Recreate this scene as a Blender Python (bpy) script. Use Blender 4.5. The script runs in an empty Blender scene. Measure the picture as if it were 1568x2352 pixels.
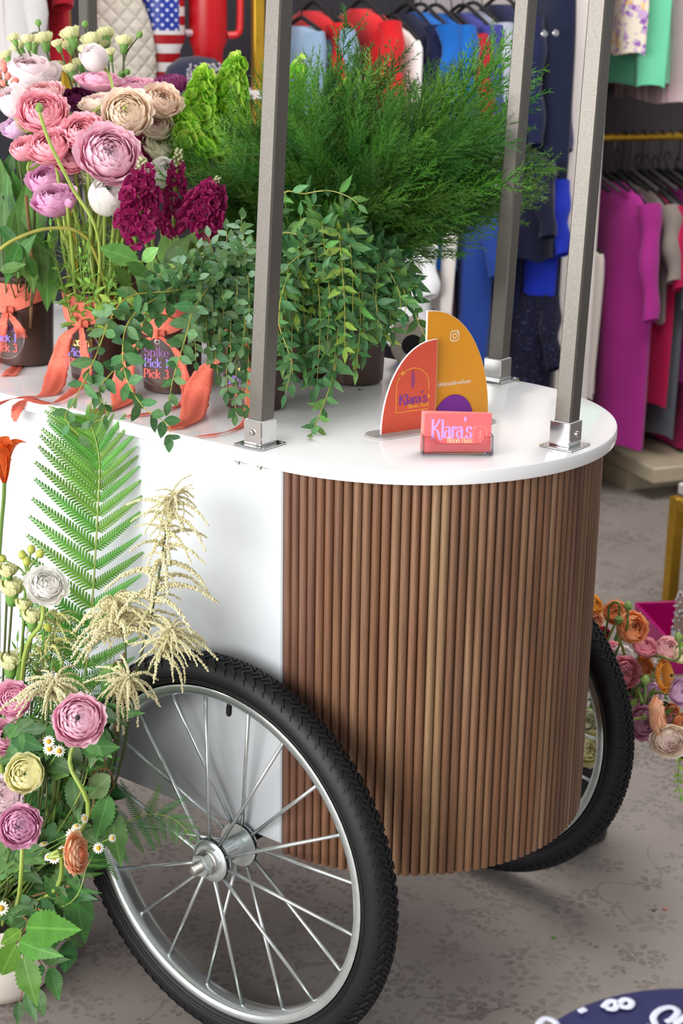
import bpy, math, random
from mathutils import Vector, Matrix, Quaternion, noise as mnoise
random.seed(7)
PI = math.pi
SC = bpy.context.scene
COL = SC.collection
V = Vector

# ------------------------------------------------------------------ camera
FPX, IW, IH = 3702.29, 1568, 2352
CAM = V((1.32313, -1.85579, 1.46157))
PITCH, YAW, ROLL = 0.30382, 2.23166, 0.01581
_f = V((math.cos(PITCH)*math.cos(YAW), math.cos(PITCH)*math.sin(YAW), -math.sin(PITCH)))
_r = V((math.sin(YAW), -math.cos(YAW), 0))
_u = _r.cross(_f)
CR = math.cos(ROLL)*_r + math.sin(ROLL)*_u
CU = -math.sin(ROLL)*_r + math.cos(ROLL)*_u
CF = _f
cd = bpy.data.cameras.new('camera')
cd.sensor_fit = 'HORIZONTAL'; cd.sensor_width = 24.0; cd.lens = FPX/IW*24.0
cd.clip_start = .05; cd.clip_end = 60
cd.dof.use_dof = True; cd.dof.focus_distance = 2.2; cd.dof.aperture_fstop = 7.0
co = bpy.data.objects.new('camera', cd); COL.objects.link(co)
M = Matrix.Identity(4)
for i in range(3):
    M[i][0] = CR[i]; M[i][1] = CU[i]; M[i][2] = -CF[i]; M[i][3] = CAM[i]
co.matrix_world = M
SC.camera = co

# ------------------------------------------------------------------ world, window light, exposure
w = bpy.data.worlds.new('shop_ambience'); SC.world = w; w.use_nodes = True
bgn = w.node_tree.nodes['Background']
bgn.inputs[0].default_value = (.97, .98, 1.0, 1); bgn.inputs[1].default_value = 0.40
def area(name, loc, target, sx, sy, power, col):
    l = bpy.data.lights.new(name, 'AREA'); l.shape = 'RECTANGLE'; l.size = sx; l.size_y = sy
    l.energy = power; l.color = col
    o = bpy.data.objects.new(name, l); COL.objects.link(o)
    d = V(target) - V(loc)
    o.location = loc; o.rotation_euler = d.to_track_quat('-Z', 'Y').to_euler()
    return o
area('shop_window_daylight', (-.7, -4.8, 1.75), (-.2, 0, .75), 6.0, 3.2, 392, (1.0, .985, .965))
area('ceiling_light_panel', (-.1, 1.5, 3.2), (-.1, 1.5, 0), 1.8, 1.8, 62, (1.0, .96, .9))
vs = SC.view_settings
vs.view_transform = 'Standard'; vs.look = 'None'; vs.gamma = 1.0; vs.use_curve_mapping = False
vs.exposure = 0.22
SC.cycles.max_bounces = 7; SC.cycles.diffuse_bounces = 4; SC.cycles.glossy_bounces = 3; SC.cycles.transmission_bounces = 3; SC.cycles.transparent_max_bounces = 8
SC.cycles.use_adaptive_sampling = True; SC.cycles.adaptive_threshold = .05
SC.cycles.caustics_reflective = False; SC.cycles.caustics_refractive = False

# ------------------------------------------------------------------ pixel to place
def ray(x, y): return CF + CR*((x-IW/2)/FPX) - CU*((y-IH/2)/FPX)
def atd(x, y, d): return CAM + ray(x, y)*d
def atY(x, y, Y):
    r = ray(x, y); return CAM + r*((Y-CAM.y)/r.y)
def atZ(x, y, Z):
    r = ray(x, y); return CAM + r*((Z-CAM.z)/r.z)
TOCAM = V((.6, -.78, .12)).normalized()

# ------------------------------------------------------------------ materials
def lin(c):
    if isinstance(c, str):
        c = [int(c[i:i+2], 16) for i in (0, 2, 4)]
    c = [v/255 if max(c) > 1.0 else v for v in c]
    return tuple(v/12.92 if v <= .04045 else ((v+.055)/1.055)**2.4 for v in c) + (1,)
MATS = {}
class NT:
    def __init__(s, name):
        s.m = bpy.data.materials.new(name); s.m.use_nodes = True
        s.t = s.m.node_tree; s.p = s.t.nodes['Principled BSDF']; s.out = s.t.nodes['Material Output']
    def n(s, ty, **k):
        nd = s.t.nodes.new(ty)
        for a, b in k.items(): setattr(nd, a, b)
        return nd
    def l(s, a, b): s.t.links.new(a, b)
    def val(s, x, sock):
        if hasattr(x, 'is_linked') or hasattr(x, 'links'): s.l(x, sock)
        else: sock.default_value = x
    def math(s, op, a, b=None, c=None, clamp=False):
        nd = s.n('ShaderNodeMath', operation=op); nd.use_clamp = clamp
        for i, x in enumerate((a, b, c)):
            if x is not None: s.val(x, nd.inputs[i])
        return nd.outputs[0]
    def mix(s, f, a, b, mode='MIX'):
        nd = s.n('ShaderNodeMix', data_type='RGBA', blend_type=mode)
        s.val(f, nd.inputs[0]); s.val(a, nd.inputs[6]); s.val(b, nd.inputs[7])
        return nd.outputs[2]
    def ramp(s, f, stops):
        nd = s.n('ShaderNodeValToRGB'); s.l(f, nd.inputs[0])
        e = nd.color_ramp.elements
        while len(e) < len(stops): e.new(.5)
        for x, (p, c) in zip(e, stops): x.position = p; x.color = c
        return nd.outputs[0]
    def noise(s, scale, vec=None, detail=3, rough=.55, dist=0):
        nd = s.n('ShaderNodeTexNoise'); nd.inputs['Scale'].default_value = scale
        nd.inputs['Detail'].default_value = detail; nd.inputs['Roughness'].default_value = rough
        nd.inputs['Distortion'].default_value = dist
        if vec is not None: s.l(vec, nd.inputs['Vector'])
        return nd.outputs[0]
    def coord(s, sc=(1, 1, 1), kind='Object', rnd=False):
        tc = s.n('ShaderNodeTexCoord'); mp = s.n('ShaderNodeMapping')
        mp.inputs['Scale'].default_value = sc
        s.l(tc.outputs[kind], mp.inputs[0])
        if rnd:
            oi = s.n('ShaderNodeObjectInfo'); cb = s.n('ShaderNodeCombineXYZ')
            for i, k in enumerate((13., 29., 7.)):
                s.l(s.math('MULTIPLY', oi.outputs['Random'], k), cb.inputs[i])
            s.l(cb.outputs[0], mp.inputs['Location'])
        return mp.outputs[0]
    def bump(s, h, strength=.2, dist=.002):
        b = s.n('ShaderNodeBump'); b.inputs['Strength'].default_value = strength
        b.inputs['Distance'].default_value = dist
        s.l(h, b.inputs['Height']); s.l(b.outputs[0], s.p.inputs['Normal'])
    def set(s, **k):
        for a, b in k.items(): s.val(b, s.p.inputs[a.replace('_', ' ')])
def pm(name, col, rough=.5, metal=0., var=.08, scale=30., bump=0., sc=(1, 1, 1), rndv=0., spec=.5, trans=0., bscale=None, bdist=.002):
    """plain procedural material: colour with gentle mottling, optional relief and translucency"""
    if name in MATS: return MATS[name]
    n = NT(name); c = lin(col)
    co_ = n.coord(sc, rnd=rndv > 0)
    nz = n.noise(scale, co_, 4)
    d = tuple(v*(1-var) for v in c[:3]) + (1,); e = tuple(min(1, v*(1+var)) for v in c[:3]) + (1,)
    cc = n.ramp(nz, [(.3, d), (.7, e)])
    if rndv > 0:
        oi = n.n('ShaderNodeObjectInfo'); hs = n.n('ShaderNodeHueSaturation')
        n.l(n.math('MULTIPLY_ADD', oi.outputs['Random'], rndv*2, 1-rndv), hs.inputs['Value'])
        n.l(n.math('MULTIPLY_ADD', oi.outputs['Random'], .05*min(1, rndv*3), .5-.025*min(1, rndv*3)), hs.inputs['Hue'])
        n.l(cc, hs.inputs['Color']); cc = hs.outputs[0]
    n.set(Base_Color=cc, Roughness=rough, Metallic=metal, Specular_IOR_Level=spec)
    if bump: n.bump(n.noise(bscale or scale*3, co_, 4), bump, bdist)
    if trans:
        tr = n.n('ShaderNodeBsdfTranslucent'); n.l(cc, tr.inputs[0])
        mx = n.n('ShaderNodeMixShader'); mx.inputs[0].default_value = trans
        n.l(n.p.outputs[0], mx.inputs[1]); n.l(tr.outputs[0], mx.inputs[2]); n.l(mx.outputs[0], n.out.inputs[0])
    MATS[name] = n.m
    return n.m
def petal_mat(cin, cout, cedge=None):
    key = 'petal_%s_%s_%s' % (cin, cout, cedge)
    if key in MATS: return MATS[key]
    n = NT(key)
    a = n.n('ShaderNodeAttribute', attribute_name='lay'); b = n.n('ShaderNodeAttribute', attribute_name='tip')
    nz = n.noise(6, n.coord((1, 1, 1), rnd=True), 3)
    f = n.math('ADD', n.math('POWER', a.outputs['Fac'], .7), n.math('MULTIPLY_ADD', nz, .5, -.25), clamp=True)
    c = n.mix(f, lin(cin), lin(cout))
    te = n.math('POWER', b.outputs['Fac'], 2.5)
    c = n.mix(n.math('MULTIPLY', te, .55), c, lin(cedge or cout))
    fine = n.noise(40, n.coord((6, 6, 1)), 2)
    c = n.mix(n.math('MULTIPLY_ADD', fine, .3, .15), c, lin(cedge or cout))
    n.set(Base_Color=c, Roughness=.55, Specular_IOR_Level=.3)
    tr = n.n('ShaderNodeBsdfTranslucent'); n.l(c, tr.inputs[0])
    mx = n.n('ShaderNodeMixShader'); mx.inputs[0].default_value = .42
    n.l(n.p.outputs[0], mx.inputs[1]); n.l(tr.outputs[0], mx.inputs[2]); n.l(mx.outputs[0], n.out.inputs[0])
    MATS[key] = n.m
    return n.m
def glass_mat(name, col=(.95, .96, 1.0), rough=.02, gain=1.0):
    if name in MATS: return MATS[name]
    n = NT(name)
    g = n.n('ShaderNodeBsdfGlass'); g.inputs['IOR'].default_value = 1.3; g.inputs['Roughness'].default_value = rough
    nz = n.noise(20, n.coord()); c = (col[0], col[1], col[2], 1)
    n.l(n.mix(n.math('MULTIPLY', nz, .04), c, (.8, .85, .95, 1)), g.inputs['Color'])
    t = n.n('ShaderNodeBsdfTransparent'); t.inputs[0].default_value = c
    mx = n.n('ShaderNodeMixShader'); fr = n.n('ShaderNodeFresnel'); fr.inputs[0].default_value = 1.35
    gl = n.n('ShaderNodeBsdfGlossy'); gl.inputs['Roughness'].default_value = rough
    n.l(n.math('MULTIPLY_ADD', fr.outputs[0], gain, .02*gain, clamp=True), mx.inputs[0]); n.l(t.outputs[0], mx.inputs[1]); n.l(gl.outputs[0], mx.inputs[2])
    n.t.nodes.remove(g)
    n.l(mx.outputs[0], n.out.inputs[0])
    MATS[name] = n.m
    return n.m

# ------------------------------------------------------------------ mesh helpers
def cat(pts, n=6):
    """Catmull-Rom samples through points"""
    P = [V(p) for p in pts]
    if len(P) < 3: return [P[0].lerp(P[-1], i/n) for i in range(n+1)]
    P = [P[0]*2-P[1]] + P + [P[-1]*2-P[-2]]
    out = []
    for i in range(1, len(P)-2):
        a, b, c, d = P[i-1:i+3]
        for k in range(n):
            t = k/n
            out.append(.5*((2*b) + (c-a)*t + (2*a-5*b+4*c-d)*t*t + (3*b-3*c+d-a)*t**3))
    out.append(P[-2]); return out
def frame(d, up=V((0, 0, 1))):
    d = V(d).normalized(); up = V(up)
    x = up.cross(d)
    if x.length < 1e-4: x = V((1, 0, 0)).cross(d)
    x.normalize(); return x, d.cross(x).normalized(), d
def zrot(d, roll=0):
    """quaternion taking +Z to d"""
    return V(d).normalized().to_track_quat('Z', 'Y') @ Quaternion((0, 0, 1), roll)
class MB:
    def __init__(s): s.v = []; s.f = []; s.a = {}; s.smooth = True
    def add(s, vs, fs, mat=None):
        o = len(s.v)
        s.v += [tuple(mat @ V(x)) if mat is not None else tuple(x) for x in vs]
        s.f += [tuple(i+o for i in f) for f in fs]
    def box(s, c, size, rot=None, bev=0):
        x, y, z = [k/2 for k in size]; R = rot or Matrix.Identity(3)
        if bev:
            vs = []; fs = []
            b = min(bev, x*.9, y*.9, z*.9)
            for sx in (-1, 1):
                for sy in (-1, 1):
                    for sz in (-1, 1):
                        vs += [(sx*x, sy*(y-b), sz*(z-b)), (sx*(x-b), sy*y, sz*(z-b)), (sx*(x-b), sy*(y-b), sz*z)]
            idx = lambda a, b_, c_, k: (a*4+b_*2+c_)*3+k
            fs += [(idx(0,0,0,0), idx(0,0,1,0), idx(0,1,1,0), idx(0,1,0,0)), (idx(1,0,0,0), idx(1,1,0,0), idx(1,1,1,0), idx(1,0,1,0)),
                   (idx(0,0,0,1), idx(1,0,0,1), idx(1,0,1,1), idx(0,0,1,1)), (idx(0,1,0,1), idx(0,1,1,1), idx(1,1,1,1), idx(1,1,0,1)),
                   (idx(0,0,0,2), idx(0,1,0,2), idx(1,1,0,2), idx(1,0,0,2)), (idx(0,0,1,2), idx(1,0,1,2), idx(1,1,1,2), idx(0,1,1,2))]
            for a in (0, 1):
                for b_ in (0, 1):
                    fs.append((idx(a,b_,0,0), idx(a,b_,1,0), idx(a,b_,1,1), idx(a,b_,0,1)))
                    fs.append((idx(a,0,b_,0), idx(a,1,b_,0), idx(a,1,b_,2), idx(a,0,b_,2)))
                    fs.append((idx(0,a,b_,1), idx(1,a,b_,1), idx(1,a,b_,2), idx(0,a,b_,2)))
                    for c_ in (0, 1): fs.append((idx(a,b_,c_,0), idx(a,b_,c_,1), idx(a,b_,c_,2)))
        else:
            vs = [(sx*x, sy*y, sz*z) for sx in (-1, 1) for sy in (-1, 1) for sz in (-1, 1)]
            fs = [(0,1,3,2), (4,6,7,5), (0,4,5,1), (2,3,7,6), (0,2,6,4), (1,5,7,3)]
        s.add([R @ V(p) + V(c) for p in vs], fs)
    def tube(s, pts, r, n=8, cap=True):
        P = [V(p) for p in pts]; m = len(P); o = len(s.v)
        rr = r if isinstance(r, (list, tuple)) else [r]*m
        px = None
        for i, p in enumerate(P):
            d = (P[min(i+1, m-1)]-P[max(i-1, 0)])
            if d.length < 1e-9: d = V((0, 0, 1))
            d.normalize()
            if px is None: x, y, _ = frame(d)
            else:
                x = px - d*px.dot(d)
                if x.length < 1e-6: x, y, _ = frame(d)
                x.normalize(); y = d.cross(x)
            px = x
            for k in range(n):
                a = 2*PI*k/n; s.v.append(tuple(p + (x*math.cos(a)+y*math.sin(a))*rr[i]))
        for i in range(m-1):
            for k in range(n):
                a = o+i*n+k; b = o+i*n+(k+1) % n
                s.f.append((a, b, b+n, a+n))
        if cap:
            s.f.append(tuple(o+k for k in reversed(range(n)))); s.f.append(tuple(o+(m-1)*n+k for k in range(n)))
    def lathe(s, prof, n=24, mat=None, close=False, cap=True):
        """profile [(r,z)] about Z"""
        vs = []; fs = []; m = len(prof)
        for r, z in prof:
            for k in range(n):
                a = 2*PI*k/n; vs.append((r*math.cos(a), r*math.sin(a), z))
        for i in range(m-1 if not close else m):
            j = (i+1) % m
            for k in range(n):
                k2 = (k+1) % n
                fs.append((i*n+k, i*n+k2, j*n+k2, j*n+k))
        if not close and cap:
            if prof[0][0] > 1e-6: fs.append(tuple(reversed(range(n))))
            if prof[-1][0] > 1e-6: fs.append(tuple((m-1)*n+k for k in range(n)))
        s.add(vs, fs, mat)
    def prism(s, outline, h, mat=None, z0=0):
        n = len(outline)
        vs = [(x, y, z0) for x, y in outline] + [(x, y, z0+h) for x, y in outline]
        fs = [tuple(reversed(range(n))), tuple(range(n, 2*n))] + [(i, (i+1) % n, n+(i+1) % n, n+i) for i in range(n)]
        s.add(vs, fs, mat)
    def grid(s, fn, nu, nv, mat=None, closeu=False, attr=None):
        vs = []; fs = []; av = []
        for j in range(nv+1):
            for i in range(nu if closeu else nu+1):
                vs.append(fn(i/nu, j/nv))
                if attr: av.append(attr(i/nu, j/nv))
        W_ = nu if closeu else nu+1
        for j in range(nv):
            for i in range(nu):
                i2 = (i+1) % W_ if closeu else i+1
                fs.append((j*W_+i, j*W_+i2, (j+1)*W_+i2, (j+1)*W_+i))
        s.add(vs, fs, mat)
        if attr:
            for k in av[0]: s.a.setdefault(k, []); s.a[k] += [d[k] for d in av]
    def mesh(s, name, smooth=None, sharp=None):
        me = bpy.data.meshes.new(name); me.from_pydata(s.v, [], s.f); me.update()
        sm = s.smooth if smooth is None else smooth
        if sm: me.polygons.foreach_set('use_smooth', [True]*len(me.polygons))
        if sharp is not None and hasattr(me, 'set_sharp_from_angle'): me.set_sharp_from_angle(angle=math.radians(sharp))
        for k, vals in s.a.items():
            if len(vals) == len(s.v):
                at = me.attributes.new(k, 'FLOAT', 'POINT'); at.data.foreach_set('value', vals)
        me.materials.append(None)
        return me
def put(name, me, mat, parent=None, loc=(0, 0, 0), rot=None, scale=None, kind=None):
    if isinstance(me, MB): me = me.mesh(name, sharp=40)
    o = bpy.data.objects.new(name, me); COL.objects.link(o)
    o.material_slots[0].link = 'OBJECT'; o.material_slots[0].material = mat
    if parent is not None: o.parent = parent
    o.location = loc
    if rot is not None:
        if isinstance(rot, Quaternion): o.rotation_mode = 'QUATERNION'; o.rotation_quaternion = rot
        elif isinstance(rot, Matrix): o.rotation_mode = 'QUATERNION'; o.rotation_quaternion = rot.to_quaternion()
        else: o.rotation_euler = rot
    if scale is not None: o.scale = (scale,)*3 if isinstance(scale, (int, float)) else scale
    if kind: o['kind'] = kind
    return o
def tag(o, label, cate, group=None):
    o['label'] = label; o['category'] = cate
    if group: o['group'] = group
    return o
def thing(name, label, cate, loc=(0, 0, 0), group=None, rot=None):
    o = bpy.data.objects.new(name, None); COL.objects.link(o); o.location = loc; o.empty_display_size = .05
    if rot is not None: o.rotation_euler = rot
    return tag(o, label, cate, group)
def struct(o): o['kind'] = 'structure'; return o
rnd = random.uniform
def jit(v, a): return V((v[0]+rnd(-a, a), v[1]+rnd(-a, a), v[2]+rnd(-a, a)))
# ================================================================== the setting
H = 0.8979; RT = 0.3007; TT = 0.0200; RS = 0.2832; ZS = 0.3054; ZP = 0.3193; LC = 1.0
def floor_mat():
    n = NT('printed_vinyl'); co_ = n.coord((1, 1, 1), 'Generated')
    tc = n.n('ShaderNodeTexCoord'); P = tc.outputs['Object']
    wob = n.noise(9, P, 2)
    base = n.ramp(n.noise(2.2, P, 5), [(.3, lin('857c77')), (.7, lin('9c948e'))])
    base = n.mix(n.math('MULTIPLY', n.noise(60, P, 4), .35), base, lin('8b837f'))
    def blossoms(scale, off, petals, r1, r2, keep):
        mp = n.n('ShaderNodeMapping'); mp.inputs['Location'].default_value = off; n.l(P, mp.inputs[0])
        vo = n.n('ShaderNodeTexVoronoi', voronoi_dimensions='2D'); vo.inputs['Scale'].default_value = scale; vo.inputs['Randomness'].default_value = .8
        n.l(mp.outputs[0], vo.inputs['Vector'])
        sb = n.n('ShaderNodeVectorMath', operation='SUBTRACT'); n.l(mp.outputs[0], sb.inputs[0]); n.l(vo.outputs['Position'], sb.inputs[1])
        sp = n.n('ShaderNodeSeparateXYZ'); n.l(sb.outputs[0], sp.inputs[0])
        an = n.math('ARCTAN2', sp.outputs[1], sp.outputs[0])
        r = vo.outputs['Distance']
        pt = n.math('COSINE', n.math('MULTIPLY', an, float(petals)))
        inr = n.math('MULTIPLY', n.math('GREATER_THAN', r, r1), n.math('LESS_THAN', r, n.math('MULTIPLY_ADD', pt, .06, r2)))
        m = n.math('MULTIPLY', inr, n.math('GREATER_THAN', pt, -.1))
        dot = n.math('LESS_THAN', r, r1*.45)
        m = n.math('MAXIMUM', m, dot)
        sc_ = n.n('ShaderNodeSeparateColor'); n.l(vo.outputs['Color'], sc_.inputs[0])
        return n.math('MULTIPLY', m, n.math('GREATER_THAN', sc_.outputs[0], 1-keep))
    m = blossoms(9, (0, 0, 0), 7, .13, .25, .6)
    m = n.math('MAXIMUM', m, blossoms(13, (3.3, 1.7, 0), 5, .05, .27, .5))
    m = n.math('MAXIMUM', m, blossoms(21, (.3, 5.7, 0), 4, .04, .24, .45))
    m = n.math('MAXIMUM', m, n.math('MULTIPLY', blossoms(34, (7.3, .7, 0), 2, .02, .3, .6), n.math('GREATER_THAN', n.noise(4, P, 2), .48)))
    vine = n.math('LESS_THAN', n.math('ABSOLUTE', n.math('SUBTRACT', n.noise(5.5, P, 1, dist=.6), .5)), .008)
    m = n.math('MAXIMUM', m, n.math('MULTIPLY', vine, n.math('GREATER_THAN', n.noise(8, P, 2), .5)))
    wear = n.math('MULTIPLY', n.math('MULTIPLY_ADD', n.noise(7, P, 5), 1.8, -.45, clamp=True), n.math('MULTIPLY_ADD', n.noise(90, P, 3), 1.6, -.2, clamp=True))
    c = n.mix(n.math('MULTIPLY', n.math('MULTIPLY', m, wear), 1.0), base, lin('463d3d'))
    n.set(Base_Color=c, Roughness=.55, Specular_IOR_Level=.35)
    n.bump(n.noise(150, P, 3), .15, .001)
    return n.m
b = MB(); b.grid(lambda u, v: (-7+12*u, -6+14*v, 0), 1, 1)
fl = struct(put('floor', b, floor_mat())); fl['label'] = 'grey vinyl floor printed with faded flowers'

# back wall of the shop: its own axes, SU along it, SN out of it towards the room
AZ = math.radians(60.865)
SU = V((math.cos(AZ), math.sin(AZ), 0)); SN = V((math.sin(AZ), -math.cos(AZ), 0)); S0 = V((-.8913, 2.4909, 0))
SR = Matrix((SU, SN*-1, V((0, 0, 1)))).transposed()      # local x along wall, y into wall, z up
def bg(px, py, d):
    """point on the vertical plane d in front of the platform edge, seen at a pixel"""
    r = ray(px, py); t = (SN.dot(S0-CAM)+d)/SN.dot(r); return CAM + r*t
def sd(P): q_ = P-S0; return q_.dot(SU), q_.dot(SN), P.z
def SP(s, d, z): return S0 + SU*s + SN*d + V((0, 0, z))
wall_m = pm('wall_paint', 'b0a9ae', .7, var=.05, scale=6, bump=.05)
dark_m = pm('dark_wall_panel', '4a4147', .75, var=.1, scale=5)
b = MB(); b.box(SP(-1.2, -.62, 1.5), (7, .06, 3.0), SR)
struct(put('wall_back', b, wall_m))['label'] = 'plain grey back wall behind the clothes'
gold = pm('brushed_gold', 'c39a2e', .35, .7, var=.12, scale=40)
white_lam = pm('white_laminate', 'c9cdd2', .35, var=.015, scale=12)
# divider fin and raised platform
s1 = sd(bg(1346, 300, -.02))[0]
b = MB(); b.box(SP(s1, -.31, 1.5), (.12, .58, 3.0), SR, .004)
struct(put('trim_1', b, pm('divider_paint', 'e6ddda', .6, var=.03, scale=8)))['label'] = 'pale divider wall end between the two clothes bays'
b = MB(); b.box(SP(1.3, -.3, .085), (2.5, .6, .05), SR, .004); b.box(SP(1.3, -.36, .03), (2.5, .44, .06), SR)
plat = struct(put('trim_2', b, pm('platform_board', 'b3a78f', .5, var=.1, scale=10, sc=(1, 6, 6)))); plat['label'] = 'low beige platform under the clothes rail'
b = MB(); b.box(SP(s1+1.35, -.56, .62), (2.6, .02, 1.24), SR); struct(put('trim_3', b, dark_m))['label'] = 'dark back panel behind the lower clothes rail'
b = MB(); b.box(SP(s1-.95, -.56, .8), (1.3, .02, 1.6), SR); struct(put('trim_4', b, pm('rack_shadow_panel', '2b2a33', .8, var=.1, scale=5)))['label'] = 'dark sheet standing in for the shade behind the blue clothes'  # near-black colour paints in the shade deep inside the left rack

# ================================================================== flower cart
cart = thing('flower_cart', 'white and walnut slatted flower cart with spoked wheels and metal posts', 'cart', (-.5, 0, 0))
CO = V((.5, 0, 0))            # cart children are given in world coordinates, shifted by this
def cput(name, me, mat, loc=(0, 0, 0), rot=None, parent=None, **k):
    if parent is None: return put(name, me, mat, cart, V(loc)+CO, rot, **k)
    return put(name, me, mat, parent, loc, rot, **k)
def stadium(R, n=48):
    p = [(R*math.cos(a), R*math.sin(a)) for a in [-PI/2+PI*i/n for i in range(n+1)]]
    p += [(-LC-R*math.cos(a), -R*math.sin(a)) for a in [-PI/2+PI*i/n for i in range(n+1)]]
    return p
def tabletop_mesh():
    b = MB(); rings = [(RT-.006, H-TT), (RT-.001, H-TT+.001), (RT, H-TT+.004), (RT, H-.004), (RT-.001, H-.001), (RT-.005, H)]
    P0 = [stadium(r) for r, z in rings]; n = len(P0[0])
    for (r, z), pp in zip(rings, P0): b.v += [(x, y, z) for x, y in pp]
    for i in range(len(rings)-1):
        for k in range(n): b.f.append((i*n+k, i*n+(k+1) % n, (i+1)*n+(k+1) % n, (i+1)*n+k))
    b.f.append(tuple(reversed(range(n)))); b.f.append(tuple((len(rings)-1)*n+k for k in range(n)))
    return b
top_m = pm('gloss_white_top', 'eeeef0', .12, var=.012, scale=9, bump=.02, bscale=120, bdist=.0004)
cput('tabletop', tabletop_mesh(), top_m)
b = MB(); b.box((-LC/2, 0, (ZP+H-TT)/2), (LC, 2*RS, H-TT-ZP), bev=.002)
body = cput('body_panel', b, white_lam)
b = MB(); R_ = RS-.008
b.prism([(R_*math.cos(a), R_*math.sin(a)) for a in [-PI/2+PI*i/40 for i in range(41)]], H-TT-ZS-.02, z0=ZS+.02)
R_ = RS
b.prism([(-LC-R_*math.cos(a), -R_*math.sin(a)) for a in [-PI/2+PI*i/40 for i in range(41)]], H-TT-ZS-.02, z0=ZS+.02)
cput('end_core', b, pm('dark_backing', '2a1d16', .8))
def wood(name, c1, c2, c3):
    n = NT(name); co_ = n.coord((60, 60, 2.2), rnd=True)
    g = n.noise(1.6, co_, 6, .6, .4)
    c = n.ramp(g, [(.28, lin(c1)), (.5, lin(c2)), (.72, lin(c3))])
    g2 = n.noise(7, n.coord((90, 90, 5), rnd=True), 3)
    c = n.mix(n.math('MULTIPLY_ADD', g2, .9, -.3, clamp=True), c, lin(c1))
    n.set(Base_Color=c, Roughness=.42, Specular_IOR_Level=.4); n.bump(g2, .12, .0006)
    return n.m
woods = [wood('walnut_a', '5c3f2e', '7a563f', '8d6a52'), wood('walnut_b', '644a38', '836148', '987a60'), wood('walnut_c', '553b30', '704e3e', '83614f'),
         wood('walnut_d', '5a4030', '775640', '8d6a50'), wood('walnut_e', '6c523d', '8f7254', 'a3876a')]
NS = 68; pitch = PI*RS/NS
b = MB(); hw = pitch*.475
prof = [(-hw, -.004)] + [(-hw*math.cos(a), hw*1.0*math.sin(a)) for a in [PI*i/10 for i in range(11)]] + [(hw, -.004)]
b.v = []; n_ = len(prof)
for z in (ZS, ZS+.001, H-TT-.0005):
    for x, y in prof:
        k = .96 if z == ZS else 1
        b.v.append((y*k, x*k, z))
for i in range(2):
    for k in range(n_-1): b.f.append((i*n_+k, i*n_+k+1, (i+1)*n_+k+1, (i+1)*n_+k))
b.f.append(tuple(range(n_))); b.f.append(tuple(2*n_+k for k in reversed(range(n_))))
slat = b.mesh('slat', sharp=50)
wr = random.Random(5); wm = woods[0]
for e_ in (0,):
    for i in range(NS):
        if i % 2 == 0: wm = wr.choice(woods[:4])
        if e_ == 0 and i in (16, 17): wm = woods[4]
        a = -PI/2 + PI*(i+.5)/NS
        R_ = RS-.0062
        if e_ == 0: cput('slat', slat, wm, (R_*math.cos(a), R_*math.sin(a), 0), (0, 0, a))
        elif i % 1 == 0: cput('slat', slat, wm, (-LC-R_*math.cos(a), R_*math.sin(a), 0), (0, 0, PI-a))
# posts with chrome sockets
steel = NT('hammered_grey_steel'); 
_n = steel.noise(900, steel.coord(), 2)
steel.set(Base_Color=steel.ramp(_n, [(.3, lin('625e59')), (.7, lin('76726c'))]), Roughness=.34, Metallic=.6); steel.bump(_n, .12, .0004)
steel = steel.m
chrome = pm('chrome', 'd9d9d8', .12, 1.0, var=.06, scale=60)
chromed = pm('brushed_zinc', 'dfe6e6', .24, .85, var=.08, scale=50)
boltm = pm('bolt_zinc', 'b8b2ad', .35, .9, var=.15, scale=90)
def post(x, y, top, face):
    r = MB(); r.box((0, 0, .028+.55), (.0255, .0255, 1.10), bev=.0022)
    d = (V(top)-V((x, y, H+.034))); lean = V((d.x/d.z, d.y/d.z, 1))
    o = cput('post', r, steel, (x, y, H), zrot(lean, 0))
    o.rotation_quaternion = Quaternion((0, 1, 0), math.atan(lean.x)) @ Quaternion((1, 0, 0), -math.atan(lean.y))
    qi = o.rotation_quaternion.inverted()
    s_ = MB()
    t = .0016; wd = .0305; hh = .033
    for sx, sy, lx, ly in ((1, 0, t, wd), (-1, 0, t, wd), (0, 1, wd, t), (0, -1, wd, t)):
        s_.box((sx*wd/2, sy*wd/2, .003+hh/2), (lx, ly, hh), bev=.0005)
    put('socket', s_, chrome, o, (0, 0, 0), qi)
    p_ = MB(); p_.box((0, 0, .0015), (.051, .051, .0028), bev=.0008)
    put('base_plate', p_, chrome, o, (0, 0, 0), qi)
    for sx in (-1, 1):
        for sy in (-1, 1):
            k_ = MB(); k_.lathe([(.0001, .0036), (.0026, .0034), (.0032, .0028)][::-1], 10)
            put('screw', k_, boltm, o, qi @ V((sx*.020, sy*.020, .0)), qi)
    k_ = MB(); k_.lathe([(.0042, 0), (.0042, .0025), (.0034, .0042), (.0018, .0044), (.0016, .003), (.0001, .003)], 12)
    k_.tube([(0, 0, .004), (0, 0, .0055)], .0012, 6)
    fd = V(face); put('set_screw', k_, boltm, o, qi @ (V((0, 0, .020))+fd*(wd/2)), qi @ zrot(fd))
    sl = MB()
    for sx, sy, lx, ly in ((1, 0, .0022, .028), (-1, 0, .0022, .028), (0, 1, .028, .0022), (0, -1, .028, .0022)):
        sl.box((sx*.0136, sy*.0136, .0355), (lx, ly, .0018), bev=.0005)
    put('shim', sl, pm('white_plastic', 'f2f2f2', .4), o, (0, 0, 0), qi)
    return o
post(-.050, -.270, (-.0323, -.2562, 1.4667), (0, -1, 0))
post(.264, -.003, (.2743, .005, 1.4757), (1, 0, 0))
post(-.028, .280, (-.0143, .2907, 1.4757), (0, 1, 0))
post(-.94, .270, (-.9352, .2738, 1.4426), (0, 1, 0))
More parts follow.
